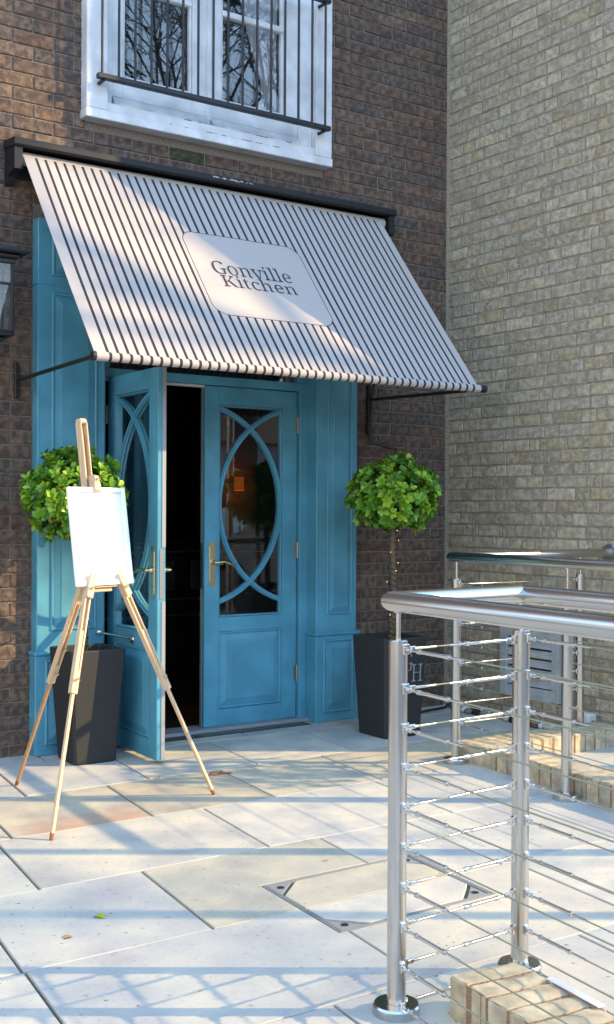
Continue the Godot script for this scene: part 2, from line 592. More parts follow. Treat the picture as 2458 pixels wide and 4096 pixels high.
# ---------- bricks
func brick_mesh(seed_: int, w: float, h: float, d: float, rough: float) -> MB:
	var r := RandomNumberGenerator.new()
	r.seed = seed_
	var m := MB.new()
	var nx := 4
	var ny := 2
	var P := []
	for j in range(ny + 1):
		var row := []
		for i in range(nx + 1):
			var edge := i == 0 or i == nx or j == 0 or j == ny
			var x := -w / 2 + w * i / nx
			var y := -h / 2 + h * j / ny
			var c := 0.0035
			if i == 0: x += c
			if i == nx: x -= c
			if j == 0: y += c
			if j == ny: y -= c
			row.append(Vector3(x + r.randf_range(-1, 1) * rough * 0.6, y + r.randf_range(-1, 1) * rough * 0.6, (r.randf_range(-1, 0.6)) * rough - (0.0008 if edge else 0.0)))
		P.append(row)
	for j in range(ny):
		for i in range(nx):
			m.quad(P[j][i], P[j][i + 1], P[j + 1][i + 1], P[j + 1][i])
	var ring := []
	for i in range(nx): ring.append([P[0][i], Vector3(-w / 2 + w * i / nx, -h / 2, 0)])
	for j in range(ny): ring.append([P[j][nx], Vector3(w / 2, -h / 2 + h * j / ny, 0)])
	for i in range(nx): ring.append([P[ny][nx - i], Vector3(w / 2 - w * i / nx, h / 2, 0)])
	for j in range(ny): ring.append([P[ny - j][0], Vector3(-w / 2, h / 2 - h * j / ny, 0)])
	for e in ring:
		e[1] += Vector3(r.randf_range(-1, 1), r.randf_range(-1, 1), 0) * rough * 0.7 + Vector3(0, 0, -0.004)
	for i in range(ring.size()):
		var a: Array = ring[i]
		var b: Array = ring[(i + 1) % ring.size()]
		m.outq(a[0], b[0], b[1], a[1], Vector3(0, 0, -d))
		m.outq(a[1], b[1], Vector3(b[1].x, b[1].y, -d), Vector3(a[1].x, a[1].y, -d), Vector3(0, 0, -d / 2))
	return m

func size_in_view(p: Vector3) -> float:
	var q := p - EYE
	var d := q.dot(CF)
	if d < 0.2:
		return 0.0
	var x := absf(q.dot(CR) / d) / 0.2651
	var y := absf(q.dot(CU) / d) / 0.4416
	return (1.0 / d) if x < 1.02 and y < 1.02 else 0.0

func lay_bricks(wall: Node3D, list: Array, shapes: Array, mats: String, tones: Array, mixed: Material, limit: int) -> void:
	# list of [transform, tone, weight]
	list.sort_custom(func(a, b): return a[2] > b[2])
	var meshes := []
	for s in shapes:
		meshes.append(s.mesh())
	var rest := MB.new()
	for i in range(list.size()):
		var X: Transform3D = list[i][0]
		var v := rng.randi_range(0, shapes.size() - 1)
		if i < limit and list[i][2] > 0.0:
			inst("brick", meshes[v], M["moss_brick"] if list[i][1] < 0 else M["%s_%d" % [mats, list[i][1]]], X, wall)
		else:
			var c: Array = tones[maxi(list[i][1], 0)]
			rest.tint = Color(c[0], c[1], c[2])
			rest.add(shapes[v], X)
	if rest.v.size():
		var o := part("brickwork", rest, mixed, wall)
		o.set_meta("kind", "stuff")

func build_brown_building() -> void:
	var b := thing("brown_brick_building", Vector3.ZERO, "brown brick building with blue double doors and a white window above", "building")
	var w := MB.new()
	for q in [[-5.6, -2.455, -0.03, 11.0], [-1.066, 0.0, -0.03, 11.0], [-2.455, -1.066, 2.37, 3.43], [-2.455, -1.066, 5.0, 11.0]]:
		w.span(q[0], q[1], q[2], q[3], -0.30, -0.009)
	var wall := part("wall", w, M.dark_mortar, b)
	var far := MB.new()
	far.span(-5.2, 0.0, 6.0, 11.0, -0.0085, 0.0)
	part("far_brickwork", far, M.plain_brown, wall)
	var shapes := []
	for i in range(6):
		shapes.append(brick_mesh(100 + i, 0.2165, 0.066, 0.03, 0.0016))
	var list := []
	var row := -1
	while row * 0.0735 < 6.0:
		row += 1
		var y := 0.0215 + row * 0.0734
		var off := 0.0 if row % 2 == 0 else 0.1125
		for k in range(25):
			var x0 := -5.30 + k * 0.2255 + off + 0.105
			var x1 := x0 + 0.2165
			var xa := x0
			var xb := minf(x1, -0.012)
			var clear := true
			for hole in [[-2.845, -0.755, -1.0, 2.80], [-2.555, -0.985, 3.345, 5.1]]:
				if y + 0.033 > hole[2] and y - 0.033 < hole[3]:
					if xa > hole[0] and xb < hole[1]:
						clear = false
					elif xa < hole[0] and xb > hole[0]:
						xb = hole[0] + 0.01
					elif xa < hole[1] and xb > hole[1]:
						xa = hole[1] - 0.01
			if not clear or xb - xa < 0.03 or x0 > -0.03:
				continue
			var X := Transform3D(Basis.from_scale(Vector3((xb - xa) / 0.2165, 1, 1)), Vector3((xa + xb) / 2, y, rng.randf_range(-0.0015, 0.0012)))
			X.basis = Basis(Vector3(0, 0, 1), rng.randf_range(-0.006, 0.006)) * X.basis
			var tone := rng.randi_range(0, 7)
			if rng.randf() < 0.35:
				tone = [1, 4, 3, 5][rng.randi_range(0, 3)]
			var wt := size_in_view(X.origin) * (xb - xa)
			if y > 3.19 and y < 3.30 and X.origin.x > -2.1 and X.origin.x < -1.75:
				tone = -1
			if X.origin.x > -2.85 and X.origin.x < -0.6 and y < 3.12:
				wt = 0.0
			list.append([X, tone, wt])
	lay_bricks(wall, list, shapes, "red_brick", M.red_set, M.mixed_red_brick, 298)
	build_window(b)
	build_doorcase(b)
	build_rooms(b)

func flatx(m: MB, x: float, y0: float, y1: float, wd: float, z0: float, z1: float, bev: float) -> void:
	m.span(x - wd / 2, x + wd / 2, y0, y1, z0, z1, bev)

func build_window(b: Node3D) -> void:
	# projecting white box frame
	var f := MB.new()
	f.span(-2.568, -2.446, 3.384, 5.15, -0.05, 0.07, 0.004)
	f.span(-1.101, -0.985, 3.384, 5.15, -0.05, 0.07, 0.004)
	f.span(-2.572, -0.981, 3.332, 3.383, -0.05, 0.074, 0.004)
	f.span(-2.446, -1.101, 5.05, 5.15, -0.05, 0.06, 0.004)
	var w := part("window", f, M.white_paint, b)
	var s := MB.new()
	s.span(-2.446, -1.101, 3.384, 3.432, -0.06, 0.058, 0.004)
	s.span(-2.446, -2.40, 3.433, 5.05, -0.06, 0.02, 0.004)
	s.span(-1.19, -1.101, 3.433, 5.05, -0.06, 0.02, 0.004)
	part("sill", s, M.white_paint, w)
	for q in [[-2.40, -1.802, -2.325, -1.901], [-1.795, -1.19, -1.712, -1.285]]:
		var c := MB.new()
		c.span(q[0], q[2], 3.492, 5.04, -0.05, 0.0, 0.004)
		c.span(q[3], q[1], 3.492, 5.04, -0.05, 0.0, 0.004)
		c.span(q[2], q[3], 3.492, 3.606, -0.05, -0.002, 0.004)
		c.span(q[2], q[3], 4.092, 4.128, -0.046, -0.004, 0.006)
		c.span(q[2], q[3], 4.98, 5.04, -0.05, -0.002, 0.004)
		for z in [[q[2], q[2] + 0.014], [q[3] - 0.014, q[3]]]:
			c.span(z[0], z[1], 3.606, 4.98, -0.04, -0.012, 0.003)
		c.span(q[2], q[3], 3.606, 3.618, -0.04, -0.012, 0.003)
		var sash := part("sash", c, M.white_paint, w)
		var wb := MB.new()
		wb.prism(PackedVector2Array([Vector2(0.0, 3.435), Vector2(0.045, 3.435), Vector2(0.045, 3.447), Vector2(0.006, 3.491), Vector2(0.0, 3.491)]), 0.0, q[1] - q[0] - 0.012, Transform3D(Basis(Vector3(0, 0, 1), Vector3(0, 1, 0), Vector3(1, 0, 0)), Vector3(q[0] + 0.006, 0, 0.0)))
		part("weather_board", wb, M.old_white_paint, w)
		for yy in [[3.612, 4.094], [4.126, 4.985]]:
			var g := MB.new()
			g.span(q[2] + 0.006, q[3] - 0.006, yy[0], yy[1], -0.030, -0.026)
			part("pane", g, M.glass, sash)
			var g2 := MB.new()
			g2.span(q[2] + 0.006, q[3] - 0.006, yy[0], yy[1], -0.044, -0.040)
			part("inner_pane", g2, M.glass, sash)
	var mul := MB.new()
	mul.span(-1.812, -1.785, 3.47, 5.04, -0.01, 0.012, 0.004)
	part("meeting_bead", mul, M.white_paint, w)
	# flaked paint and old timber along the sill joint
	var pl := MB.new()
	for i in range(11):
		var x := rng.randf_range(-2.15, -1.4)
		var dy := rng.randf_range(0.0008, 0.0035)
		pl.span(x, x + rng.randf_range(0.004, 0.05), 3.3835 - dy, 3.3835, 0.0741, 0.0748)
		if i % 2 == 0:
			pl.span(x + 0.1, x + 0.1 + rng.randf_range(0.01, 0.06), 3.431 - dy, 3.4315, 0.0581, 0.0588)
	part("flaked_paint", pl, M.plain_brown, w)
	# net curtain gathered to the side, inside the right sash
	var c := MB.new()
	for i in range(26):
		for j in range(16):
			var q := []
			for e in [[i, j], [i + 1, j], [i + 1, j + 1], [i, j + 1]]:
				var uu: float = e[0] / 26.0
				var vv: float = e[1] / 16.0
				var gather := pow(absf(vv - 0.15), 0.8) * 0.75
				var x: float = -1.27 - (0.08 + 0.5 * gather) * uu
				q.append(Vector3(x, 3.56 + vv * 1.4, -0.12 + 0.016 * sin(uu * 34.0 + vv * 2.0)))
			c.quad(q[0], q[3], q[2], q[1])
	var nc := part("net_curtain", c, M.net)
	tag(nc, "white net curtain gathered behind the right sash of the upper window", "curtain")

# moulded panel on a face: frame plane z (outward along +z of X), rect in local xy
func panel_shape(m: MB, x0: float, x1: float, y0: float, y1: float, z: float, X := Transform3D()) -> void:
	var e := 0.016
	var put_box := func(a0: float, a1: float, b0: float, b1: float, z0: float, z1: float, bev: float) -> void:
		m.box(X * (Vector3(a0 + a1, b0 + b1, z0 + z1) * 0.5), Vector3(a1 - a0, b1 - b0, z1 - z0), bev, X.basis)
	put_box.call(x0, x0 + e, y0, y1, z - 0.004, z + 0.009, 0.005)
	put_box.call(x1 - e, x1, y0, y1, z - 0.004, z + 0.009, 0.005)
	put_box.call(x0 + e, x1 - e, y0, y0 + e, z - 0.004, z + 0.0088, 0.005)
	put_box.call(x0 + e, x1 - e, y1 - e, y1, z - 0.004, z + 0.0088, 0.005)
	var i := minf(0.055, (x1 - x0) * 0.24)
	var o := [Vector3(x0 + e, y0 + e, z + 0.0005), Vector3(x1 - e, y0 + e, z + 0.0005), Vector3(x1 - e, y1 - e, z + 0.0005), Vector3(x0 + e, y1 - e, z + 0.0005)]
	var p := [Vector3(x0 + i, y0 + i, z + 0.010), Vector3(x1 - i, y0 + i, z + 0.010), Vector3(x1 - i, y1 - i, z + 0.010), Vector3(x0 + i, y1 - i, z + 0.010)]
	for k in range(4):
		m.quad(X * o[k], X * o[(k + 1) % 4], X * p[(k + 1) % 4], X * p[k])
	m.quad(X * (p[0] + Vector3(0, 0, .002)), X * (p[1] + Vector3(0, 0, .002)), X * (p[2] + Vector3(0, 0, .002)), X * (p[3] + Vector3(0, 0, .002)))
	for k in range(4):
		m.quad(X * p[k], X * p[(k + 1) % 4], X * (p[(k + 1) % 4] + Vector3(0, 0, .002)), X * (p[k] + Vector3(0, 0, .002)))

func build_doorcase(b: Node3D) -> void:
	for q in [[-2.826, -2.450], [-1.077, -0.776]]:
		var m := MB.new()
		m.span(q[0], q[1], 0.50, 2.765, -0.052, 0.06, 0.004)
		m.span(q[0] - 0.006, q[1] + 0.006, 2.425, 2.44, -0.008, 0.064, 0.003)
		var p := part("pilaster", m, M.blue_paint, b)
		var pm := MB.new()
		panel_shape(pm, q[0] + 0.075, q[1] - 0.045 if q[0] < -2 else q[1] - 0.035, 0.64, 2.39, 0.060)
		panel_shape(pm, q[0] + 0.075, q[1] - 0.045, 2.475, 2.73, 0.060)
		part("panel", pm, M.blue_paint, p)
		var pl := MB.new()
		pl.span(q[0] - 0.012, q[1] + 0.010, 0.0, 0.515, -0.031, 0.078, 0.004)
		pl.span(q[0] - 0.020, q[1] + 0.018, 0.515, 0.538, -0.008, 0.086, 0.008)
		part("plinth", pl, M.blue_paint, p)
		var pp := MB.new()
		panel_shape(pp, q[0] + 0.04, q[1] - 0.035, 0.055, 0.495, 0.078)
		part("plinth_panel", pp, M.blue_paint, p)
	var f := MB.new()
	f.span(-2.452, -2.402, 0.0, 2.03, -0.12, -0.035, 0.003)
	f.span(-1.134, -1.067, 0.0, 2.03, -0.12, -0.035, 0.003)
	f.span(-2.452, -1.0675, 1.985, 2.035, -0.119, -0.034, 0.003)
	f.span(-2.4495, -1.0775, 2.34, 2.765, -0.119, 0.03, 0.003)
	f.span(-1.15, -1.068, 2.035, 2.34, -0.119, -0.036, 0.003)
	f.span(-2.452, -2.38, 2.035, 2.34, -0.119, -0.036, 0.003)
	var fr := part("door_frame", f, M.blue_paint, b)
	var g := MB.new()
	g.span(-2.38, -1.15, 2.035, 2.34, -0.09, -0.084)
	part("fanlight", g, M.glass, fr)
	var t := MB.new()
	t.span(-2.402, -1.08, 0.0, 0.020, -0.16, 0.0, 0.004)
	part("threshold", t, M.grey_trim, fr)
	var ls := MB.new()
	ls.span(-2.402, -1.775, 1.972, 1.984, -0.108, -0.066, 0.002)
	part("light_strip", ls, M.white_paint, fr)
	# closed right leaf: local x towards the hinge side
	door(b, Transform3D(Basis(), Vector3(-1.775, 0.022, -0.06)), 0.635, 0.05, 1.0, "closed right leaf of the blue double door, lever handle on its left")
	# open left leaf, hinged at the left jamb and swung out towards the street
	var a := Vector3(-0.032, 0, 0.999).normalized()
	door(b, Transform3D(Basis(a, Vector3.UP, a.cross(Vector3.UP)), Vector3(-2.385, 0.022, -0.045)), 0.628, 0.585, -1.0, "left leaf of the blue double door standing wide open")

func door(b: Node3D, X: Transform3D, w: float, hx: float, hand: float, label: String) -> void:
	var H := 1.958
	var th := 0.045
	var bx := func(m: MB, x0: float, x1: float, y0: float, y1: float, z0: float, z1: float, bev: float) -> void:
		m.box(X * (Vector3(x0 + x1, y0 + y1, z0 + z1) * 0.5), Vector3(x1 - x0, y1 - y0, z1 - z0), bev, X.basis)
	var gx0 := 0.095
	var gx1 := w - 0.103
	var gy0 := 0.625
	var gy1 := 1.857
	var m := MB.new()
	bx.call(m, 0.0, gx0, 0.0, H, -th, 0.0, 0.002)
	bx.call(m, gx1, w, 0.0, H, -th, 0.0, 0.002)
	bx.call(m, gx0, gx1, gy1, H, -th, -0.0004, 0.0)
	bx.call(m, gx0, gx1, 0.545, gy0, -th, -0.0004, 0.0)
	bx.call(m, gx0, gx1, 0.0, 0.095, -th, -0.0004, 0.0)
	bx.call(m, gx0, gx1, 0.095, 0.545, -th + 0.01, -0.010, 0.0)
	for q in [[gx0, gx0 + 0.012, gy0, gy1], [gx1 - 0.012, gx1, gy0, gy1]]:
		bx.call(m, q[0], q[1], q[2], q[3], -th + 0.006, -0.006, 0.004)
	for q in [[gy0, gy0 + 0.012], [gy1 - 0.012, gy1]]:
		bx.call(m, gx0 + 0.012, gx1 - 0.012, q[0], q[1], -th + 0.006, -0.0064, 0.004)
	var d := part("door", m, M.blue_paint, b)
	d.set_meta("label", label)
	var pm := MB.new()
	panel_shape(pm, gx0 + 0.001, gx1 - 0.001, 0.096, 0.544, -0.0092, X)
	part("panel", pm, M.blue_paint, d)
	var g := MB.new()
	bx.call(g, gx0 + 0.004, gx1 - 0.004, gy0 + 0.004, gy1 - 0.004, -0.026, -0.021, 0.0)
	part("pane", g, M.glass, d)
	# two curved glazing bars that cross above and below
	var cx := (gx0 + gx1) / 2
	var cy := (gy0 + gy1) / 2 + 0.035
	var hw := (gx1 - gx0) / 2
	for s in [-1.0, 1.0]:
		var R := 0.583
		var pts := []
		var ang := acos((-(hw - 0.004) + 0.373) / R)
		for i in range(29):
			var a := -ang + 2.0 * ang * i / 28.0
			pts.append(Vector2(cx + s * (R * cos(a) - 0.373 + 0.0), clampf(cy + R * sin(a) * 1.0, gy0, gy1)))
		var bar := MB.new()
		for i in range(28):
			for e in [[0.014, -0.02, -0.010], [0.006, -0.0101, -0.003], [0.014, -0.0375, -0.0265]]:
				var t0: Vector2 = (pts[mini(i + 1, 28)] - pts[maxi(i - 1, 0)]).normalized()
				var t1: Vector2 = (pts[mini(i + 2, 28)] - pts[i]).normalized()
				var n0: Vector2 = Vector2(t0.y, -t0.x) * e[0]
				var n1: Vector2 = Vector2(t1.y, -t1.x) * e[0]
				var c := []
				for z in [e[1], e[2]]:
					for q in [pts[i] - n0, pts[i] + n0, pts[i + 1] + n1, pts[i + 1] - n1]:
						c.append(X * Vector3(clampf(q.x, gx0, gx1), q.y, z + (0.0004 if s > 0 else 0.0)))
				var mid: Vector3 = (c[0] + c[6]) * 0.5
				bar.outq(c[4], c[5], c[6], c[7], mid)
				bar.outq(c[0], c[1], c[2], c[3], mid)
				bar.outq(c[0], c[3], c[7], c[4], mid)
				bar.outq(c[1], c[2], c[6], c[5], mid)
		part("glazing_bar", bar, M.blue_paint, d)
	# brass plates and levers on both faces
	for side in [1.0, -1.0]:
		var zf := 0.0 if side > 0 else -th
		var p := MB.new()
		bx.call(p, hx - 0.020, hx + 0.020, 0.825, 1.045, minf(zf, zf + side * 0.007), maxf(zf, zf + side * 0.007), 0.003)
		p.lathe(X * Vector3(hx, 1.045, zf), [Vector2(0.0, 0.0), Vector2(0.020, 0.0), Vector2(0.020, 0.007), Vector2(0.0, 0.0072)], 16, X.basis * Basis(Vector3(1, 0, 0), PI / 2 * side))
		p.lathe(X * Vector3(hx, 0.825, zf), [Vector2(0.0, 0.0), Vector2(0.020, 0.0), Vector2(0.020, 0.007), Vector2(0.0, 0.0072)], 16, X.basis * Basis(Vector3(1, 0, 0), PI / 2 * side))
		part("lock_plate", p, M.brass, d)
		var l := MB.new()
		var o := zf
		var pts := [Vector3(hx, 0.945, o), Vector3(hx, 0.945, o + side * 0.045), Vector3(hx + hand * 0.018, 0.947, o + side * 0.052), Vector3(hx + hand * 0.05, 0.951, o + side * 0.054), Vector3(hx + hand * 0.085, 0.938, o + side * 0.054), Vector3(hx + hand * 0.115, 0.93, o + side * 0.052), Vector3(hx + hand * 0.13, 0.932, o + side * 0.05)]
		for i in range(pts.size()):
			pts[i] = X * pts[i]
		l.tube(pts, 0.0085, 10, 0.005)
		l.lathe(X * Vector3(hx, 0.945, zf), [Vector2(0.015, 0.006), Vector2(0.015, 0.018), Vector2(0.009, 0.026), Vector2(0.009, 0.03)], 14, X.basis * Basis(Vector3(1, 0, 0), PI / 2 * side))
		part("lever_handle", l, M.brass, d)
		if side > 0:
			var ky := MB.new()
			ky.lathe(X * Vector3(hx, 0.87, zf + 0.007), [Vector2(0.008, 0.0), Vector2(0.008, 0.005), Vector2(0.0, 0.005)], 12, X.basis * Basis(Vector3(1, 0, 0), PI / 2))
			part("keyhole", ky, M.dull_steel, d)
	# latch edge
	var ex := 0.0 if hx < w / 2 else w
	var es := -1.0 if hx < w / 2 else 1.0
	var le := MB.new()
	bx.call(le, minf(ex, ex + es * 0.0025), maxf(ex, ex + es * 0.0025), 0.80, 1.05, -0.034, -0.012, 0.0008)
	part("latch_plate", le, M.dull_steel, d)
	var st := MB.new()
	bx.call(st, minf(ex, ex + es * 0.003), maxf(ex, ex + es * 0.003), 0.0, 0.79, -th + 0.001, -0.024, 0.0)
	bx.call(st, minf(ex, ex + es * 0.003), maxf(ex, ex + es * 0.003), 1.06, H, -th + 0.001, -0.024, 0.0)
	part("edge_strip", st, M.grey_trim, d)
	# hinges
	var fx := w if hx < w / 2 else 0.0
	for y in [0.265, 1.01, 1.76]:
		var h := MB.new()
		h.tube([X * Vector3(fx + es * -0.003, y - 0.05, 0.006), X * Vector3(fx + es * -0.003, y + 0.05, 0.006)], 0.007, 10)
		bx.call(h, minf(fx, fx + es * 0.02), maxf(fx, fx + es * 0.02), y - 0.045, y + 0.045, 0.0, 0.0022, 0.0006)
		part("hinge", h, M.dull_steel, d)

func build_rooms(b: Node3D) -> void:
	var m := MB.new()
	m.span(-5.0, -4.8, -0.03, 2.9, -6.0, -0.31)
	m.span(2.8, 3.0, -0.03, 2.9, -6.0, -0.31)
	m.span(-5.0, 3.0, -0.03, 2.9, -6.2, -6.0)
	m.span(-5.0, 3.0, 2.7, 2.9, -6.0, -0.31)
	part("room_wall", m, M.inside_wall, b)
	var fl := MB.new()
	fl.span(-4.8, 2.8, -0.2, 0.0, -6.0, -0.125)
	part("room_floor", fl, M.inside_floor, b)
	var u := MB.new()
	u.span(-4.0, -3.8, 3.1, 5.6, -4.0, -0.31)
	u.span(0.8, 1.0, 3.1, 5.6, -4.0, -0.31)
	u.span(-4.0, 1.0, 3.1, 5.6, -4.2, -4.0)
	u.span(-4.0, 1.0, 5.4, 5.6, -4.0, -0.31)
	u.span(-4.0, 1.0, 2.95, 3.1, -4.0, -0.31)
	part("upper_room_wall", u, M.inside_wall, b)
	# bar counter, stools of light from a wall lamp
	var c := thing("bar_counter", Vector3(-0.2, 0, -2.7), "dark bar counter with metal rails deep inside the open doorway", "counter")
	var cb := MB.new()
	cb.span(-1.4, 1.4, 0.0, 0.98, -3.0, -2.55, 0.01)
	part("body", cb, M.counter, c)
	var ct := MB.new()
	ct.span(-1.45, 1.45, 0.985, 1.02, -3.05, -2.48, 0.006)
	part("worktop", ct, M.counter, c)
	for y in [0.93, 0.55, 0.42]:
		var r := MB.new()
		r.tube([Vector3(-1.4, y, -2.5), Vector3(1.4, y, -2.5)], 0.012, 8)
		part("rail", r, M.dull_steel, c)
	for x in [-0.9, -0.5, 0.1]:
		var d := MB.new()
		d.span(x, x + 0.25, 0.62, 0.86, -2.545, -2.53, 0.004)
		part("drawer_front", d, M.dull_steel, c)
	var lp := Vector3(0.351, 1.503, -3.2)
	var l := thing("wall_lamp", lp, "small amber wall lamp glowing behind the glass of the closed door", "lamp")
	var sh := MB.new()
	sh.lathe(lp, [Vector2(0.045, -0.06), Vector2(0.045, 0.06)], 20)
	part("lamp_shade", sh, M.shade_glow, l)
	var bk := MB.new()
	bk.span(lp.x - 0.02, lp.x + 0.02, lp.y - 0.03, lp.y + 0.03, lp.z - 0.12, lp.z - 0.05, 0.003)
	part("bracket", bk, M.brass, l)
	var col := MB.new()
	col.span(0.15, 0.6, 0.0, 2.7, -3.6, -3.325)
	part("room_pier", col, M.inside_wall, b)
	var om := OmniLight3D.new()
	om.light_energy = 0.010
	om.light_color = Color(1.0, .55, .2)
	om.light_size = 0.04
	om.omni_range = 9.0
	om.omni_attenuation = 2.0
	om.shadow_enabled = true
	put(om, "wall_lamp_light", l)

func build_yellow_building() -> void:
	var b := thing("yellow_brick_building", Vector3.ZERO, "tall pale yellow brick building standing on the right", "building")
	var w := MB.new()
	w.span(0.0046, 9.0, -0.03, 12.5, -0.29, 1.795)
	var wall := part("wall", w, M.pale_mortar, b)
	var shapes := []
	for i in range(6):
		shapes.append(brick_mesh(300 + i, 0.216, 0.066, 0.03, 0.0034))
	var list := []
	var row := -1
	while row * 0.0742 < 6.2:
		row += 1
		var y := 0.035 + row * 0.0742
		var z := -0.03
		z += [0.0, 0.17][row % 2] + rng.randf_range(-0.02, 0.02) - 0.16
		var head := row % 2 == 0
		while z < 1.80:
			var wd := (0.102 if head else 0.216) * rng.randf_range(0.94, 1.04)
			if rng.randf() < 0.06:
				wd *= 0.8
			head = not head
			var z0 := maxf(z, 0.012)
			var z1 := minf(z + wd, 1.80)
			z += wd + 0.010
			if z1 - z0 < 0.03:
				continue
			# louvre vent opening
			if y > 0.13 and y < 0.57 and z1 > 0.52 and z0 < 1.02:
				continue
			var B := Basis(Vector3(0, 0, -1), Vector3.UP, Vector3(1, 0, 0))
			B = Basis(Vector3(0, 0, -1), Vector3(0, 1, 0), Vector3(-1, 0, 0))
			B = Basis(Vector3(0, 0, 1), Vector3(0, 1, 0), Vector3(-1, 0, 0))
			B = Basis(Vector3(1, 0, 0), rng.randf_range(-0.008, 0.008)) * B
			B.x *= (z1 - z0) / 0.216
			B.y *= rng.randf_range(0.95, 1.03)
			var X := Transform3D(B, Vector3(rng.randf_range(-0.0022, 0.0022), y, (z0 + z1) / 2))
			var tone := rng.randi_range(0, 7)
			if rng.randf() < 0.45:
				tone = [0, 1, 3, 5][rng.randi_range(0, 3)]
			list.append([X, tone, size_in_view(X.origin) * (z1 - z0) * (0.7 + 0.4 * X.origin.z)])
	for r in range(80):
		var x := 0.012 + (0.0 if r % 2 == 0 else -0.165)
		var hd := r % 2 == 0
		while x < 2.6:
			var wd := 0.102 if hd else 0.216
			hd = not hd
			var xa := maxf(x, 0.012)
			if x + wd - xa > 0.03:
				list.append([Transform3D(Basis.from_scale(Vector3((x + wd - xa) / 0.216, 1, 1)), Vector3((xa + x + wd) / 2, 0.035 + r * 0.0742, 1.7985)), rng.randi_range(0, 7), 0.0])
			x += wd + 0.010
	lay_bricks(wall, list, shapes, "yellow_brick", M.yellow_set, M.mixed_yellow_brick, 298)
	# corner fillet of mortar where the two walls meet
	var fil := MB.new()
	fil.prism(PackedVector2Array([Vector2(0.008, 0.0), Vector2(-0.012, 0.0), Vector2(0.0, 0.018), Vector2(0.008, 0.018)]), 0.0, 6.2, Transform3D(Basis(Vector3(1, 0, 0), Vector3(0, 0, 1), Vector3(0, 1, 0)), Vector3.ZERO))
	part("corner_mortar", fil, M.pale_mortar, wall)
	# louvre vent
	var f := MB.new()
	f.span(-0.02, 0.03, 0.145, 0.56, 0.525, 0.585, 0.003)
	f.span(-0.02, 0.03, 0.145, 0.56, 0.955, 1.012, 0.003)
	f.span(-0.02, 0.03, 0.51, 0.56, 0.585, 0.955, 0.003)
	f.span(-0.02, 0.03, 0.145, 0.215, 0.585, 0.955, 0.003)
	var vent := part("vent", f, M.louvre_blue, b)
	var bk := MB.new()
	bk.span(0.004, 0.0065, 0.14, 0.56, 0.52, 1.01)
	part("vent_back", bk, M.dark_hole, vent)
	for i in range(5):
		var y := 0.222 + i * 0.058
		var s := MB.new()
		s.bar(Vector3(-0.016, y, 0.77), Vector3(0.002, y + 0.045, 0.77), 0.37, 0.004, Vector3(0, 0, 1), 0.001)
		part("slat", s, M.louvre_blue, vent)

# ---------- awning
func fabric_img() -> Image:
	var W := 2048
	var H := 1280
	var im := Image.create(W, H, false, Image.FORMAT_RGB8)
	var cream := lin(.425, .38, .36)
	var navy := lin(.020, .022, .034)
	im.fill(cream)
	var px := W / 2.28
	for i in range(44):
		var x := (0.060 + i * 0.0502) * px
		im.fill_rect(Rect2i(int(x), 0, 13, H), navy)
	# plain panel with rounded outline
	var x0 := (-2.189 + 2.935) * px
	var x1 := (-1.450 + 2.935) * px
	var y0 := 0.400 / 1.41 * H
	var y1 := 1.037 / 1.41 * H
	var sy := 1.41 / 2.28 * W / H   # x pixels per y pixel
	var r := 0.085 * px
	for y in range(int(y0) - 3, int(y1) + 4):
		for x in range(int(x0) - 3, int(x1) + 4):
			var q := Vector2(absf(x - (x0 + x1) / 2) - (x1 - x0) / 2 + r, (absf(y - (y0 + y1) / 2) - (y1 - y0) / 2) * sy + r)
			var d := Vector2(maxf(q.x, 0), maxf(q.y, 0)).length() + minf(maxf(q.x, q.y), 0.0) - r
			if d < 0.0:
				im.set_pixel(x, y, navy if d > -4.0 else cream)
	return im

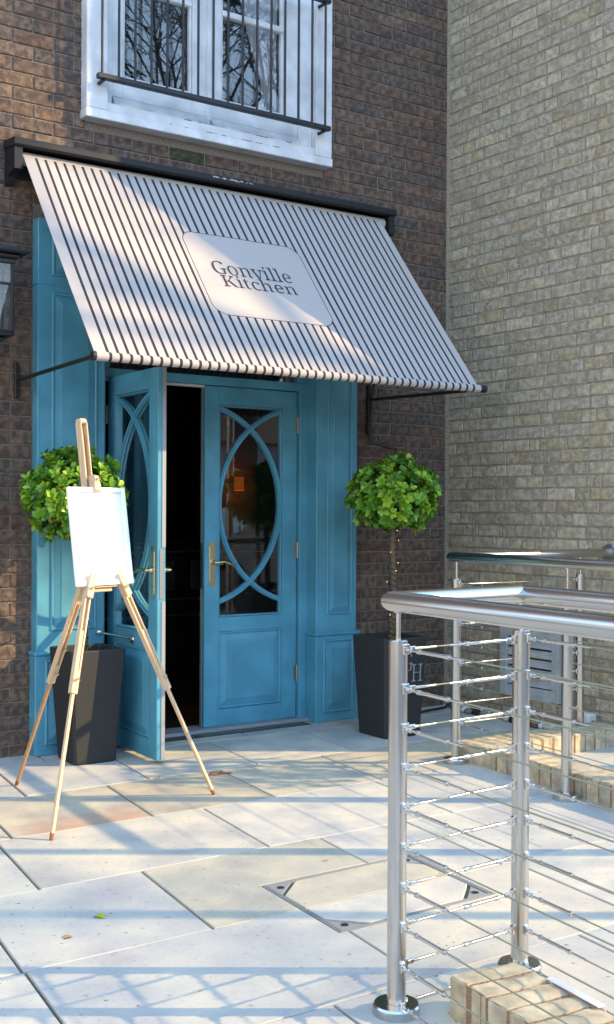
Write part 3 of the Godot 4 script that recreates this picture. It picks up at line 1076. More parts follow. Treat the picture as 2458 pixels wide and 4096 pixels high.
func build_awning() -> void:
	var a := thing("awning", Vector3(-1.8, 2.5, 0.0), "striped cream and navy shop awning over the blue doors", "awning")
	var fm := StandardMaterial3D.new()
	fm.resource_name = "striped_canvas"
	fm.albedo_texture = tex(fabric_img())
	fm.roughness = 0.9
	fm.backlight_enabled = true
	fm.backlight = Color(.25, .24, .22)
	var top := Vector3(-2.930, 3.045, 0.12)
	var dn := Vector3(0, -1.095, 0.885)
	var f := MB.new()
	var NX := 24
	var NY := 14
	for i in range(NX):
		for j in range(NY):
			var q := []
			var uv := []
			for e in [[i, j], [i + 1, j], [i + 1, j + 1], [i, j + 1]]:
				var u: float = float(e[0]) / NX
				var v: float = float(e[1]) / NY
				var sag := -0.005 * sin(PI * v) * (0.75 + 0.25 * sin(u * 9.0)) + 0.0008 * sin(u * 40.0 + v * 6.0) * sin(PI * v)
				q.append(top + Vector3(2.28 * u, 0, 0) + dn * v + Vector3(0, 0.628, 0.778) * sag)
				uv.append(Vector2(u, v))
			var m: Vector3 = (q[3] - q[1]).cross(q[2] - q[0]).normalized() * -1.0
			if m.y < 0:
				m = -m
			f.tri(q[0], q[3], q[2], m, m, m, uv[0], uv[3], uv[2])
			f.tri(q[0], q[2], q[1], m, m, m, uv[0], uv[2], uv[1])
	part("canvas", f, fm, a)
	# front bar wrapped in the canvas
	var fb := MB.new()
	fb.tube([Vector3(-2.935, 1.945, 1.012), Vector3(-0.655, 1.945, 1.012)], 0.021, 16, -1, false)
	for i in range(fb.t.size()):
		fb.t[i] = Vector2(fb.t[i].x, 0.97)
	part("front_bar", fb, fm, a)
	for e in [[-2.95, -2.934], [-0.656, -0.61]]:
		var c := MB.new()
		c.tube([Vector3(e[0], 1.945, 1.012), Vector3(e[1], 1.945, 1.012)], 0.0215, 14)
		part("end_cap", c, M.black_iron, a)
	var ro := MB.new()
	ro.tube([Vector3(-2.938, 3.04, 0.085), Vector3(-0.61, 3.04, 0.085)], 0.034, 14)
	part("roller", ro, M.peeled, a)
	# hood over the roller, with corbels at both ends
	var h := MB.new()
	h.prism(PackedVector2Array([Vector2(0.0, 3.100), Vector2(0.0, 3.140), Vector2(0.156, 3.124), Vector2(0.160, 3.116), Vector2(0.160, 3.092), Vector2(0.152, 3.084)]), 0.0, 2.436, Transform3D(Basis(Vector3(0, 0, 1), Vector3(0, 1, 0), Vector3(1, 0, 0)), Vector3(-2.990, 0, 0.0)), 0.0)
	h.span(-2.94, -0.60, 2.96, 3.099, -0.006, 0.03, 0.003)
	part("hood", h, M.black_paint, a)
	for x in [-2.984, -0.600]:
		var c := MB.new()
		c.prism(PackedVector2Array([Vector2(0.0, 2.915), Vector2(0.022, 2.915), Vector2(0.035, 2.93), Vector2(0.05, 2.952), Vector2(0.08, 2.965), Vector2(0.11, 2.968), Vector2(0.142, 2.972), Vector2(0.142, 3.087), Vector2(0.0, 3.101)]), 0.0, 0.042, Transform3D(Basis(Vector3(0, 0, 1), Vector3(0, 1, 0), Vector3(1, 0, 0)), Vector3(x, 0, 0.001)), 0.0)
		part("corbel", c, M.black_paint, a)
	var pe := MB.new()
	for i in range(16):
		var x := -1.86 + i * 0.017 + rng.randf_range(-0.01, 0.01)
		pe.span(x, x + rng.randf_range(0.01, 0.03), 3.106 + rng.randf() * 0.004, 3.1155, 0.1601, 0.1609)
	part("peeled_paint", pe, M.peeled, a)
	# side arms with wall brackets, crank
	for e in [[-2.919, 1.834, 2.018, -2.942, 1.926], [-0.652, 1.741, 2.049, -0.632, 1.958]]:
		var b := MB.new()
		b.span(e[0] - 0.012, e[0] + 0.012, e[1], e[2], 0.0, 0.022, 0.003)
		part("wall_bracket", b, M.black_iron, a)
		var r := MB.new()
		r.tube([Vector3(e[0], e[4], 0.012), Vector3(e[3], 1.943, 0.995)], 0.010, 10)
		part("side_arm", r, M.black_iron, a)
	var ck := MB.new()
	ck.tube([Vector3(-0.640, 3.0, 0.06), Vector3(-0.640, 2.05, 0.05), Vector3(-0.655, 1.95, 0.045), Vector3(-0.664, 1.705, 0.045), Vector3(-0.655, 1.688, 0.05), Vector3(-0.515, 1.655, 0.10), Vector3(-0.502, 1.64, 0.10), Vector3(-0.500, 1.55, 0.10)], 0.0085, 8)
	ck.tube([Vector3(-0.500, 1.61, 0.10), Vector3(-0.500, 1.52, 0.10)], 0.012, 10)
	ck.tube([Vector3(-0.664, 1.86, 0.045), Vector3(-0.664, 1.72, 0.045)], 0.011, 10)
	part("crank_handle", ck, M.black_iron, a)
	# lettering
	var Bt := Basis(Vector3(1, 0, 0), Vector3(0, 0.7777, -0.6286), Vector3(0, 0.6286, 0.7777))
	for e in [["Gonville", -2.075, 0.480, 0.719, 0.103], ["Kitchen", -2.052, 0.452, 0.814, 0.090]]:
		var o := top + dn.normalized() * float(e[3])
		lettering(e[0], e[1], e[2], e[4], Transform3D(Bt, Vector3(0, o.y, o.z) + Vector3(0, 0.6286, 0.7777) * -0.0005), M.letter_navy, a)

func lettering(text: String, x0: float, width: float, cap: float, X: Transform3D, m: Material, parent: Node, thin := -0.25) -> void:
	var font := SystemFont.new()
	font.font_names = PackedStringArray(["Droid Serif"])
	var tm := TextMesh.new()
	tm.text = text
	var fv := FontVariation.new()
	fv.base_font = font
	fv.variation_embolden = thin
	tm.font = fv
	tm.font_size = 64
	tm.pixel_size = 0.01
	tm.depth = 0.01
	tm.curve_step = 2.0
	tm.horizontal_alignment = HORIZONTAL_ALIGNMENT_LEFT
	tm.vertical_alignment = VERTICAL_ALIGNMENT_BOTTOM
	var bb := tm.get_aabb()
	# the tallest letter sets the height; the lowest letter (no descenders in this text) the baseline
	var s := Vector3(width / bb.size.x, cap / bb.size.y, 0.03)
	var o := MeshInstance3D.new()
	o.mesh = tm
	o.material_override = m
	var B := Basis(X.basis.x * s.x, X.basis.y * s.y, X.basis.z * s.z)
	var at := X.origin + X.basis.x * x0 - B * Vector3(bb.position.x, bb.position.y, bb.position.z + bb.size.z * 0.5)
	o.transform = Transform3D(B, at - base_of(parent))
	put(o, "lettering", parent)

func build_lantern() -> void:
	var c := Vector3(-3.105, 2.13, 0.20)
	var l := thing("wall_lantern", Vector3(-3.105, 2.13, 0.0), "black square wall lantern with clear panes at the left edge", "lantern")
	var f := MB.new()
	f.box(c + Vector3(0, 0.405, 0), Vector3(0.20, 0.014, 0.20), 0.003)
	f.box(c + Vector3(0, 0.388, 0), Vector3(0.27, 0.018, 0.27), 0.008)
	f.box(c + Vector3(0, 0.368, 0), Vector3(0.20, 0.022, 0.20), 0.008)
	f.box(c + Vector3(0, 0.345, 0), Vector3(0.16, 0.024, 0.16), 0.004)
	part("cap", f, M.black_iron, l)
	f = MB.new()
	for q in [[0, -0.010, 0.155], [0, 0.004, 0.15]]:
		f.box(c + Vector3(0, q[1], 0), Vector3(q[2], 0.016, q[2]), 0.004)
	f.box(c + Vector3(0, -0.03, 0), Vector3(0.09, 0.026, 0.09), 0.01)
	part("tray", f, M.black_iron, l)
	for sx in [-1, 1]:
		for sz in [-1, 1]:
			var p := MB.new()
			p.box(c + Vector3(sx * 0.067, 0.17, sz * 0.067), Vector3(0.016, 0.34, 0.016), 0.002)
			part("corner_post", p, M.black_iron, l)
	for s in [-1, 1]:
		var g := MB.new()
		g.box(c + Vector3(s * 0.067, 0.172, 0), Vector3(0.003, 0.32, 0.118))
		part("pane", g, M.lamp_glass, l)
		var g2 := MB.new()
		g2.box(c + Vector3(0, 0.172, s * 0.067), Vector3(0.118, 0.32, 0.003))
		part("pane", g2, M.lamp_glass, l)
		var r := MB.new()
		r.box(c + Vector3(s * 0.067, 0.235, 0), Vector3(0.014, 0.013, 0.118), 0.002)
		r.box(c + Vector3(0, 0.235, s * 0.067), Vector3(0.118, 0.013, 0.014), 0.002)
		part("glazing_bar", r, M.black_iron, l)
	var bu := MB.new()
	bu.lathe(c + Vector3(0, 0.02, 0), [Vector2(0.02, 0.0), Vector2(0.02, 0.06), Vector2(0.0, 0.06)], 12)
	bu.ball(c + Vector3(0, 0.12, 0), Vector3(0.025, 0.04, 0.025))
	part("lamp_holder", bu, M.dull_steel, l)
	var br := MB.new()
	br.box(Vector3(c.x, 2.36, 0.01), Vector3(0.08, 0.24, 0.02), 0.004)
	br.tube([Vector3(c.x, 2.30, 0.015), Vector3(c.x, 2.36, 0.06), Vector3(c.x, 2.49, 0.07), Vector3(c.x, 2.5, 0.12)], 0.011, 8)
	part("wall_bracket", br, M.black_iron, l)

func build_guard() -> void:
	var g := thing("window_guard", Vector3(-1.79, 3.53, 0.13), "black iron bar guard in front of the white upper window", "railing")
	for y in [3.533, 4.288]:
		var r := MB.new()
		r.span(-2.536, -1.046, y - 0.014, y + 0.014, 0.112, 0.148, 0.004)
		part("rail", r, M.black_iron, g)
	for i in range(16):
		var x := -2.508 + i * (1.429 / 15.0)
		var b := MB.new()
		b.tube([Vector3(x, 3.546, 0.13), Vector3(x, 4.275, 0.13)], 0.0072, 8, -1, false)
		part("bar", b, M.black_iron, g)
	for x in [-2.50, -1.085]:
		for y in [3.515, 4.27]:
			var s := MB.new()
			s.tube([Vector3(x, y, 0.06), Vector3(x, y, 0.13)], 0.010, 8)
			part("stay", s, M.black_iron, g)

# ---------- planters and topiary
func planter(c: Vector3, wb: float, wt: float, h: float, label: String) -> Node3D:
	var p := thing("planter", c, label, "planter", "square black planters beside the doors")
	var m := MB.new()
	var ring := func(w: float, y: float) -> Array:
		var bv := 0.012
		var e := w / 2
		var o := []
		for q in [Vector2(-e + bv, e), Vector2(e - bv, e), Vector2(e, e - bv), Vector2(e, -e + bv), Vector2(e - bv, -e), Vector2(-e + bv, -e), Vector2(-e, -e + bv), Vector2(-e, e - bv)]:
			o.append(c + Vector3(q.x, y, q.y))
		return o
	var rings := [ring.call(wb - 0.012, 0.0), ring.call(wb, 0.012), ring.call(wt - 0.006, h - 0.006), ring.call(wt - 0.01, h), ring.call(wt - 0.045, h), ring.call(wt - 0.05, h - 0.006), ring.call(wt - 0.075, h - 0.09)]
	for i in range(rings.size() - 1):
		for j in range(8):
			var a: Array = rings[i]
			var b: Array = rings[i + 1]
			m.quad(a[j], a[(j + 1) % 8], b[(j + 1) % 8], b[j])
	part("body", m, M.pot_black, p)
	var s := MB.new()
	for j in range(8):
		var r: Array = ring.call(wt - 0.078, h - 0.055)
		s.flat(c + Vector3(0, h - 0.05, 0), r[j], r[(j + 1) % 8])
	part("soil", s, M.soil, p)
	for i in range(12):
		var st := MB.new()
		var q := c + Vector3(rng.randf_range(-0.11, 0.11), h - 0.045, rng.randf_range(-0.10, 0.115))
		st.ball(q, Vector3(rng.randf_range(0.012, 0.022), rng.randf_range(0.009, 0.016), rng.randf_range(0.012, 0.02)), 8, 5)
		part("stone", st, [M.stone_0, M.stone_2, M.pale_mortar, M.stone_4][i % 4], p)
	return p

func leaf_mesh(L: float, w: float, seed_: int) -> MB:
	var r := RandomNumberGenerator.new()
	r.seed = seed_
	var m := MB.new()
	var prof := [0.12, 0.50, 0.86, 1.0, 0.84, 0.0]
	var curl := r.randf_range(0.05, 0.28)
	var fold := r.randf_range(0.15, 0.45)
	var prev := []
	for i in range(6):
		var u := i / 5.0
		var y := u * L
		var z := -curl * L * u * u
		var hw: float = prof[i] * w * 0.5
		var cur := [Vector3(-hw, y, z + hw * fold), Vector3(0, y, z), Vector3(hw, y, z + hw * fold)]
		if i > 0:
			for j in range(2):
				m.quad(prev[j], prev[j + 1], cur[j + 1], cur[j])
		prev = cur
	return m

func topiary(base: Vector3, crown: Vector3, rad: Vector3, seed_: int, count: int, parts_limit: int, label: String, bright: float) -> Node3D:
	var r := RandomNumberGenerator.new()
	r.seed = seed_
	var t := thing("topiary_tree", base, label, "tree", "ball topiary trees in planters")
	var tr := MB.new()
	tr.tube([base, base.lerp(crown, 0.3) + Vector3(0.010, 0, 0.004), base.lerp(crown, 0.65) + Vector3(-0.008, 0, 0.006), crown + Vector3(0, -0.05, 0)], 0.020, 10, 0.017)
	part("trunk", tr, M.bark, t)
	var tw := MB.new()
	for i in range(40):
		var d := Vector3(r.randfn(), r.randfn(), r.randfn()).normalized()
		tw.tube([crown + Vector3(0, -0.12, 0) * r.randf(), crown + d * rad * 0.45, crown + d * rad * 0.9], 0.005, 5, 0.0018, false)
	part("twigs", tw, M.dark_bark, t)
	var shapes := []
	var meshes := []
	for i in range(6):
		shapes.append(leaf_mesh(0.043, 0.0245, seed_ * 10 + i))
		meshes.append(shapes[i].mesh())
	var list := []
	var lump := FastNoiseLite.new()
	lump.seed = seed_
	lump.frequency = 1.1
	for i in range(count):
		# rosette of leaves
		var d := Vector3(r.randfn(), r.randfn(), r.randfn()).normalized()
		var k := 1.0 + 0.42 * lump.get_noise_3dv(d * 1.6)
		var deep := 1.0 if r.randf() < 0.72 else r.randf_range(0.55, 0.9)
		var c := crown + d * rad * (0.90 * k * deep + r.randf_range(-0.05, 0.07))
		var n := (d + Vector3(0, 0.35, 0) + Vector3(r.randfn(), r.randfn(), r.randfn()) * 0.25).normalized()
		var e := n.cross(Vector3(r.randfn(), r.randfn(), r.randfn())).normalized()
		var nl := r.randi_range(5, 8)
		var sz := r.randf_range(0.75, 1.15)
		var tone0 := 0
		var q := r.randf()
		if q < 0.30: tone0 = 1
		elif q < 0.55: tone0 = 2
		elif q < 0.75: tone0 = 3
		for j in range(nl):
			var side := e.rotated(n, TAU * j / nl * 1.0 + r.randf_range(-0.3, 0.3))
			var lift := r.randf_range(0.15, 1.7)
			var dir := (side + n * lift).normalized()
			var zz := (n - dir * n.dot(dir)).normalized()
			var B := Basis(dir.cross(zz), dir, zz) * Basis.from_scale(Vector3.ONE * sz * r.randf_range(0.75, 1.1))
			var tone := tone0
			if r.randf() < 0.12:
				tone = 4 if r.randf() < 0.5 * bright else 0
			list.append([Transform3D(B, c + dir * 0.004), tone, -((c - EYE).dot(CF)) + (d.dot(EYE - crown) * 0.02)])
	list.sort_custom(func(a, b): return a[2] > b[2])
	var rest := MB.new()
	for i in range(list.size()):
		var v := r.randi_range(0, 5)
		var tone: int = list[i][1]
		if i < parts_limit:
			inst("leaf", meshes[v], M["leaf_%d" % tone], list[i][0], t)
		else:
			var c: Array = M.leaf_set[tone]
			rest.tint = Color(c[0], c[1], c[2])
			rest.add(shapes[v], list[i][0])
	var cr := part("crown", rest, M.leaves, t)
	cr.set_meta("kind", "stuff")
	return t

func fairy_lights(a: Vector3, b: Vector3, turns: int, seed_: int, label: String) -> void:
	var r := RandomNumberGenerator.new()
	r.seed = seed_
	var t := thing("string_lights", a, label, "lights")
	var w := MB.new()
	var pts := []
	var N := turns * 8
	for i in range(N + 1):
		var u := float(i) / N
		var f := TAU * turns * u
		var rr := 0.0235 + 0.006 * maxf(0, r.randfn() * 0.5)
		pts.append(a.lerp(b, u) + Vector3(cos(f) * rr, 0.006 * sin(f * 3.0), sin(f) * rr))
	w.tube(pts, 0.0022, 5)
	part("wire", w, M.wire, t)
	for i in range(0, turns, 2):
		var u := (i + r.randf()) / turns
		var f := r.randf_range(0, TAU)
		var p := a.lerp(b, u)
		var d := Vector3(cos(f), 0.2, sin(f))
		var s := MB.new()
		s.tube([p + d * 0.022, p + d * 0.0295], 0.0026, 6)
		part("socket", s, M.wire, t)
		var g := MB.new()
		g.ball(p + d * 0.0315, Vector3.ONE * 0.0024, 8, 5)
		part("bulb", g, M.bulb_glow, t)

func build_planters() -> void:
	planter(Vector3(-2.640, 0, 0.275), 0.225, 0.30, 0.570, "black square planter under the sunlit topiary, behind the easel")
	var q := planter(Vector3(-0.925, 0, 0.575), 0.255, 0.315, 0.560, "black square planter with a grey monogram, between doors and railing")
	var z := 0.575 + 0.1475
	var Bt := Basis(Vector3(1, 0, 0), Vector3(0, 0.998, 0.054).normalized(), Vector3(0, -0.054, 0.998).normalized())
	lettering("G", -0.945, 0.066, 0.098, Transform3D(Bt, Vector3(0, 0.375, 0.7238)), M.letter_grey, q)
	lettering("H", -0.885, 0.078, 0.098, Transform3D(Bt, Vector3(0, 0.312, 0.7205)), M.letter_grey, q)
	topiary(Vector3(-2.655, 0.52, 0.27), Vector3(-2.740, 1.345, 0.345), Vector3(0.232, 0.212, 0.22), 5, 560, 290, "sunlit yellow green ball topiary left of the doors, behind the easel", 1.0)
	topiary(Vector3(-0.915, 0.51, 0.575), Vector3(-0.905, 1.368, 0.585), Vector3(0.250, 0.190, 0.23), 8, 600, 290, "shaded deep green ball topiary right of the doors, near the corner", 0.5)
	fairy_lights(Vector3(-0.915, 0.53, 0.575), Vector3(-0.906, 1.20, 0.583), 22, 3, "tiny warm string lights wound round the trunk of the shaded topiary")
	fairy_lights(Vector3(-2.655, 0.53, 0.27), Vector3(-2.70, 1.0, 0.31), 11, 6, "tiny string lights wound round the trunk behind the easel legs")

# ---------- easel
func build_easel() -> void:
	var O := Vector3(-3.122, 0.947, 1.236)
	var u := Vector3(.955, 0, -.297)
	var n0 := Vector3(.297, 0, .955)
	var up := Vector3(-n0.x * 0.15, 1, -n0.z * 0.15).normalized()
	var n := u.cross(up).normalized()
	var at := func(a: float, b: float, c: float) -> Vector3: return O + u * a + up * b + n * c
	var B := Basis(u, up, n)
	var e := thing("easel", Vector3(-2.98, 0, 1.13), "light beech wood field easel with three telescopic legs on the paving", "easel")
	# mast: a channel of two cheeks and a back
	var m := MB.new()
	for s in [-1, 1]:
		m.box(at.call(0.148 + s * 0.0165, 0.36, -0.030), Vector3(0.007, 0.70, 0.036), 0.002, B)
	m.box(at.call(0.148, 0.715, -0.030), Vector3(0.040, 0.022, 0.0362), 0.006, B)
	m.box(at.call(0.148, 0.36, -0.043), Vector3(0.0258, 0.70, 0.006), 0.001, B)
	m.box(at.call(0.148, 0.02, -0.030), Vector3(0.040, 0.03, 0.0364), 0.003, B)
	part("mast", m, M.beech, e)
	var sl := MB.new()
	sl.box(at.call(0.148, 0.34, -0.034), Vector3(0.012, 0.64, 0.012), 0.001, B)
	part("inner_mast", sl, M.beech_dark, e)
	# clip that holds the top of the board
	var c := MB.new()
	c.prism(PackedVector2Array([Vector2(-0.018, 0.405), Vector2(0.020, 0.402), Vector2(0.018, 0.432), Vector2(0.012, 0.445), Vector2(0.012, 0.468), Vector2(-0.014, 0.472), Vector2(-0.016, 0.44)]), -0.010, 0.030, Transform3D(B, at.call(0.155, 0.0, 0.0)), 0.003)
	part("clip", c, M.beech, e)
	var knob := func(p: Vector3, axis: Vector3) -> void:
		var k := MB.new()
		var bb := Basis(Quaternion(Vector3.UP, axis.normalized()))
		k.lathe(p, [Vector2(0.004, -0.004), Vector2(0.004, 0.012), Vector2(0.0, 0.0122)], 8, bb)
		for i in range(2):
			var d: Vector3 = bb * Vector3(cos(i * 1.9 + 0.5), 0, sin(i * 1.9 + 0.5))
			k.tube([p + axis.normalized() * 0.010 - d * 0.010, p + axis.normalized() * 0.014, p + axis.normalized() * 0.010 + d * 0.010], 0.0022, 6)
		part("wing_nut", k, M.brass, e)
	knob.call(at.call(0.155, 0.455, 0.031), n)
	# tray block under the board
	var tb := MB.new()
	tb.box(at.call(0.158, -0.012, -0.028), Vector3(0.125, 0.026, 0.030), 0.003, B)
	tb.box(at.call(0.158, -0.005, -0.004), Vector3(0.23, 0.006, 0.02), 0.002, B)
	part("tray", tb, M.beech, e)
	# legs
	var feet := [Vector3(-3.132, 0, 0.603), Vector3(-3.338, 0, 1.528), Vector3(-2.462, 0, 1.255)]
	var tops := [at.call(0.090, 0.0, -0.060), at.call(0.075, 0.02, 0.006), at.call(0.252, 0.018, 0.002)]
	var frac := [0.46, 0.455, 0.50]
	for i in range(3):
		var T0: Vector3 = tops[i]
		var F0: Vector3 = feet[i]
		var d := (F0 - T0).normalized()
		var k: Vector3 = T0.lerp(F0, frac[i])
		var side: Vector3 = u if i > 0 else u
		var z := d.cross(side).normalized()
		var l := MB.new()
		# upper leg: two cheeks with a slot between, and the joining ends
		for s in [-1, 1]:
			var o: Vector3 = side.slide(d).normalized() * (s * 0.0115)
			l.bar(T0 + o, k + o, 0.0085, 0.024, side, 0.0015)
		l.bar(T0, T0.lerp(k, 0.16), 0.0145, 0.0235, side, 0.001)
		l.bar(T0.lerp(k, 0.80), k, 0.0145, 0.0235, side, 0.001)
		part("upper_leg", l, M.beech, e)
		if i > 0:
			var hd := MB.new()
			hd.bar(T0 - d * 0.035, T0 + d * 0.075, 0.034, 0.012, side, 0.004)
			for w in range(hd.v.size()):
				hd.v[w] += n * 0.019
			part("leg_head", hd, M.beech, e)
			knob.call(T0 + d * 0.03 + n * 0.026, n)
		var lo := MB.new()
		lo.bar(T0.lerp(k, 0.45), F0 - d * 0.022, 0.0135, 0.014, side, 0.001)
		part("lower_leg", lo, M.beech_dark if i == 0 else M.beech, e)
		var ft := MB.new()
		ft.tube([F0 - d * 0.028, F0 + Vector3(0, 0.002, 0)], 0.0095, 8, 0.0075)
		part("rubber_foot", ft, M.rubber, e)
		var zz := z if z.dot(EYE - k) > 0 else -z
		knob.call(T0.lerp(k, 0.88) + zz * 0.014, zz)
		if i == 0:
			knob.call(T0.lerp(k, 0.62) + zz * 0.014, zz)
	# the framed sheet that stands on it
	var b := thing("notice_board", at.call(0.16, 0.0, 0.01), "white framed blank notice standing on the wooden easel", "notice board")
	var f := MB.new()
	f.box(at.call(0.011, 0.21, 0.010), Vector3(0.022, 0.42, 0.016), 0.003, B)
	f.box(at.call(0.309, 0.21, 0.010), Vector3(0.022, 0.42, 0.016), 0.003, B)
	f.box(at.call(0.16, 0.0105, 0.010), Vector3(0.277, 0.021, 0.0158), 0.003, B)
	f.box(at.call(0.16, 0.4095, 0.010), Vector3(0.277, 0.021, 0.0158), 0.003, B)
	part("frame", f, M.board_white, b)
	var s := MB.new()
	s.box(at.call(0.16, 0.21, 0.003), Vector3(0.277, 0.378, 0.004), 0.0, B)
	part("sheet", s, M.paper, b)
	var ink := MB.new()
	for q in [[0.10, 0.075, 0.07, 0.0016], [0.225, 0.075, 0.07, 0.0016], [0.163, 0.086, 0.0016, 0.030], [0.145, 0.094, 0.05, 0.0014], [0.25, 0.135, 0.03, 0.0014]]:
		ink.box(at.call(q[0], q[1], 0.0054), Vector3(q[2], q[3], 0.0004), 0.0, B)
	part("print", ink, M.faint_ink, b)

# ---------- low walls
func kerb(called_at: Vector3, angle: float, length: float, width: float, h: float, label: String, seed_: int) -> Node3D:
	# runs along local +z from the near end; bricks on edge across its top
	var r := RandomNumberGenerator.new()
	r.seed = seed_
	var t := thing("low_brick_wall", called_at, label, "wall")
	var B := Basis(Vector3.UP, angle)
	var core := MB.new()
	core.box(called_at + B * Vector3(width / 2, (h - 0.007) / 2, length / 2), Vector3(width - 0.003, h - 0.007, length - 0.012), 0.0, B)
	part("mortar_core", core, M.rust_mortar, t)
	var z := 0.0
	var i := 0
	while z < length - 0.03:
		var d := r.randf_range(0.060, 0.067)
		var m := MB.new()
		var nx := 5
		var nz := 3
		var P := []
		for a in range(nx + 1):
			var row := []
			for c in range(nz + 1):
				var edge := a == 0 or a == nx or c == 0 or c == nz
				var x: float = width * a / nx + (0.004 if a == 0 else (-0.004 if a == nx else 0.0))
				var zz := z + d * c / nz
				row.append(called_at + B * Vector3(x + r.randf_range(-.002, .002), h + r.randf_range(-0.004, 0.002) - (0.003 if edge else 0.0), zz + r.randf_range(-.0025, .0025)))
			P.append(row)
		for a in range(nx):
			for c in range(nz):
				m.outq(P[a][c], P[a + 1][c], P[a + 1][c + 1], P[a][c + 1], called_at + B * Vector3(width / 2, 0, z))
		var ring := []
		for a in range(nx): ring.append(P[a][0])
		for c in range(nz): ring.append(P[nx][c])
		for a in range(nx): ring.append(P[nx - a][nz])
		for c in range(nz): ring.append(P[0][nz - c])
		var ctr := called_at + B * Vector3(width / 2, h / 2, z + d / 2)
		for a in range(ring.size()):
			var p: Vector3 = ring[a]
			var q: Vector3 = ring[(a + 1) % ring.size()]
			var p2: Vector3 = p + (p - ctr).slide(Vector3.UP).normalized() * 0.004 - Vector3(0, 0.006, 0)
			var q2: Vector3 = q + (q - ctr).slide(Vector3.UP).normalized() * 0.004 - Vector3(0, 0.006, 0)
			m.outq(p, q, q2, p2, ctr)
			m.outq(p2, q2, Vector3(q2.x, 0.0, q2.z), Vector3(p2.x, 0.0, p2.z), ctr)
		part("brick", m, M.kerb_brick if r.randf() < 0.7 else M.kerb_brick_grey, t)
		z += d + r.randf_range(0.013, 0.018)
		i += 1
	return t

func build_kerbs() -> void:
	kerb(Vector3(-3.098, 0, 3.55), -0.115, 2.6, 0.200, 0.11, "low wall of bricks on edge between the two nearest steel posts", 41)
	kerb(Vector3(-1.065, 0, 1.53), -0.10, 3.0, 0.215, 0.105, "low weathered brick wall running towards the street beside the far railing", 42)
	kerb(Vector3(-0.045, 0, 1.31), -PI / 2, 1.02, 0.215, 0.103, "short low brick wall reaching the yellow wall under the far railing", 43)
	# white metal angle along the near wall
	var s := MB.new()
	var B := Basis(Vector3.UP, -0.115)
	var o := Vector3(-3.098, 0, 3.55)
	s.box(o + B * Vector3(0.208, 0.055, 0.235), Vector3(0.004, 0.10, 0.19), 0.001, B)
	s.box(o + B * Vector3(0.198, 0.1135, 0.235), Vector3(0.024, 0.003, 0.19), 0.001, B)
	tag(part("metal_angle", s, M.white_paint), "white metal angle strip along the near low brick wall", "metal strip")
	# smooth ramp surface between the low walls
	var rp := MB.new()
	rp.quad(Vector3(-2.885, 0.006, 3.56), Vector3(-3.25, 0.006, 6.2), Vector3(-1.45, 0.006, 6.2), Vector3(-1.13, 0.006, 3.56))
	var q := MB.new()
	q.prism(PackedVector2Array([Vector2(-2.885, 3.56), Vector2(-3.19, 6.2), Vector2(-1.45, 6.2), Vector2(-1.18, 3.56)]), 0.02, -0.004, Transform3D(Basis(Vector3.RIGHT, Vector3(0, 0, 1), Vector3(0, -1, 0)), Vector3.ZERO), 0.002)
	tag(part("ramp", q, M.stone_0), "smooth grey ramp surface between the low walls", "", "", "structure")

# ---------- steel railings
func post(f: Node3D, x: float, z: float, top: float, rail: float) -> void:
	var c := Vector3(x, 0, z)
	var m := MB.new()
	m.lathe(c, [Vector2(0.0242, 0.02), Vector2(0.0242, top - 0.002), Vector2(0.0225, top), Vector2(0.0, top)], 28)
	var p := part("post", m, M.brushed_steel, f)
	var d := MB.new()
	d.lathe(c, [Vector2(0.060, 0.0), Vector2(0.060, 0.022), Vector2(0.056, 0.027), Vector2(0.026, 0.028), Vector2(0.0243, 0.026)], 32)
	part("base_cover", d, M.brushed_steel, p)
	var s := MB.new()
	s.lathe(c, [Vector2(0.0066, top), Vector2(0.0066, rail - 0.024)], 14)
	s.lathe(c, [Vector2(0.0066, rail - 0.030), Vector2(0.014, rail - 0.0275), Vector2(0.014, rail - 0.022)], 14)
	part("spigot", s, M.brushed_steel, p)

func fitting(m: MB, p: Vector3, d: Vector3) -> void:
	# small bracket on a post and the fork that holds the cable end
	var B := Basis(d.cross(Vector3.UP).normalized(), Vector3.UP, -d)
	m.box(p + d * 0.028, Vector3(0.014, 0.026, 0.012), 0.002, B)
	m.box(p + d * 0.046, Vector3(0.007, 0.012, 0.026), 0.002, B)
	m.tube([p + d * 0.044 - B.x * 0.008, p + d * 0.044 + B.x * 0.008], 0.0035, 8)

func cable(f: Node3D, a: Vector3, b: Vector3, screw_at_a: bool, both := true) -> void:
	var d := (b - a).normalized()
	var s: Vector3 = a if screw_at_a else b
	var sd := d if screw_at_a else -d
	var m := MB.new()
	m.tube([a + d * 0.06, b - d * 0.06], 0.0021, 7, -1, false)
	var c := part("cable", m, M.cable_steel, f)
	var w := MB.new()
	fitting(w, s, sd)
	w.tube([s + sd * 0.055, s + sd * 0.088], 0.0032, 8)
	w.tube([s + sd * 0.085, s + sd * 0.097], 0.0065, 8)
	w.tube([s + sd * 0.095, s + sd * 0.205], 0.0048, 10)
	w.tube([s + sd * 0.203, s + sd * 0.213], 0.0066, 8)
	w.tube([s + sd * 0.21, s + sd * 0.27], 0.0032, 8)
	part("turnbuckle", w, M.steel, c)
	if both:
		var e := MB.new()
		var o: Vector3 = b if screw_at_a else a
		fitting(e, o, -sd)
		e.tube([o - sd * 0.055, o - sd * 0.13], 0.0042, 8, 0.003)
		part("swage", e, M.steel, c)

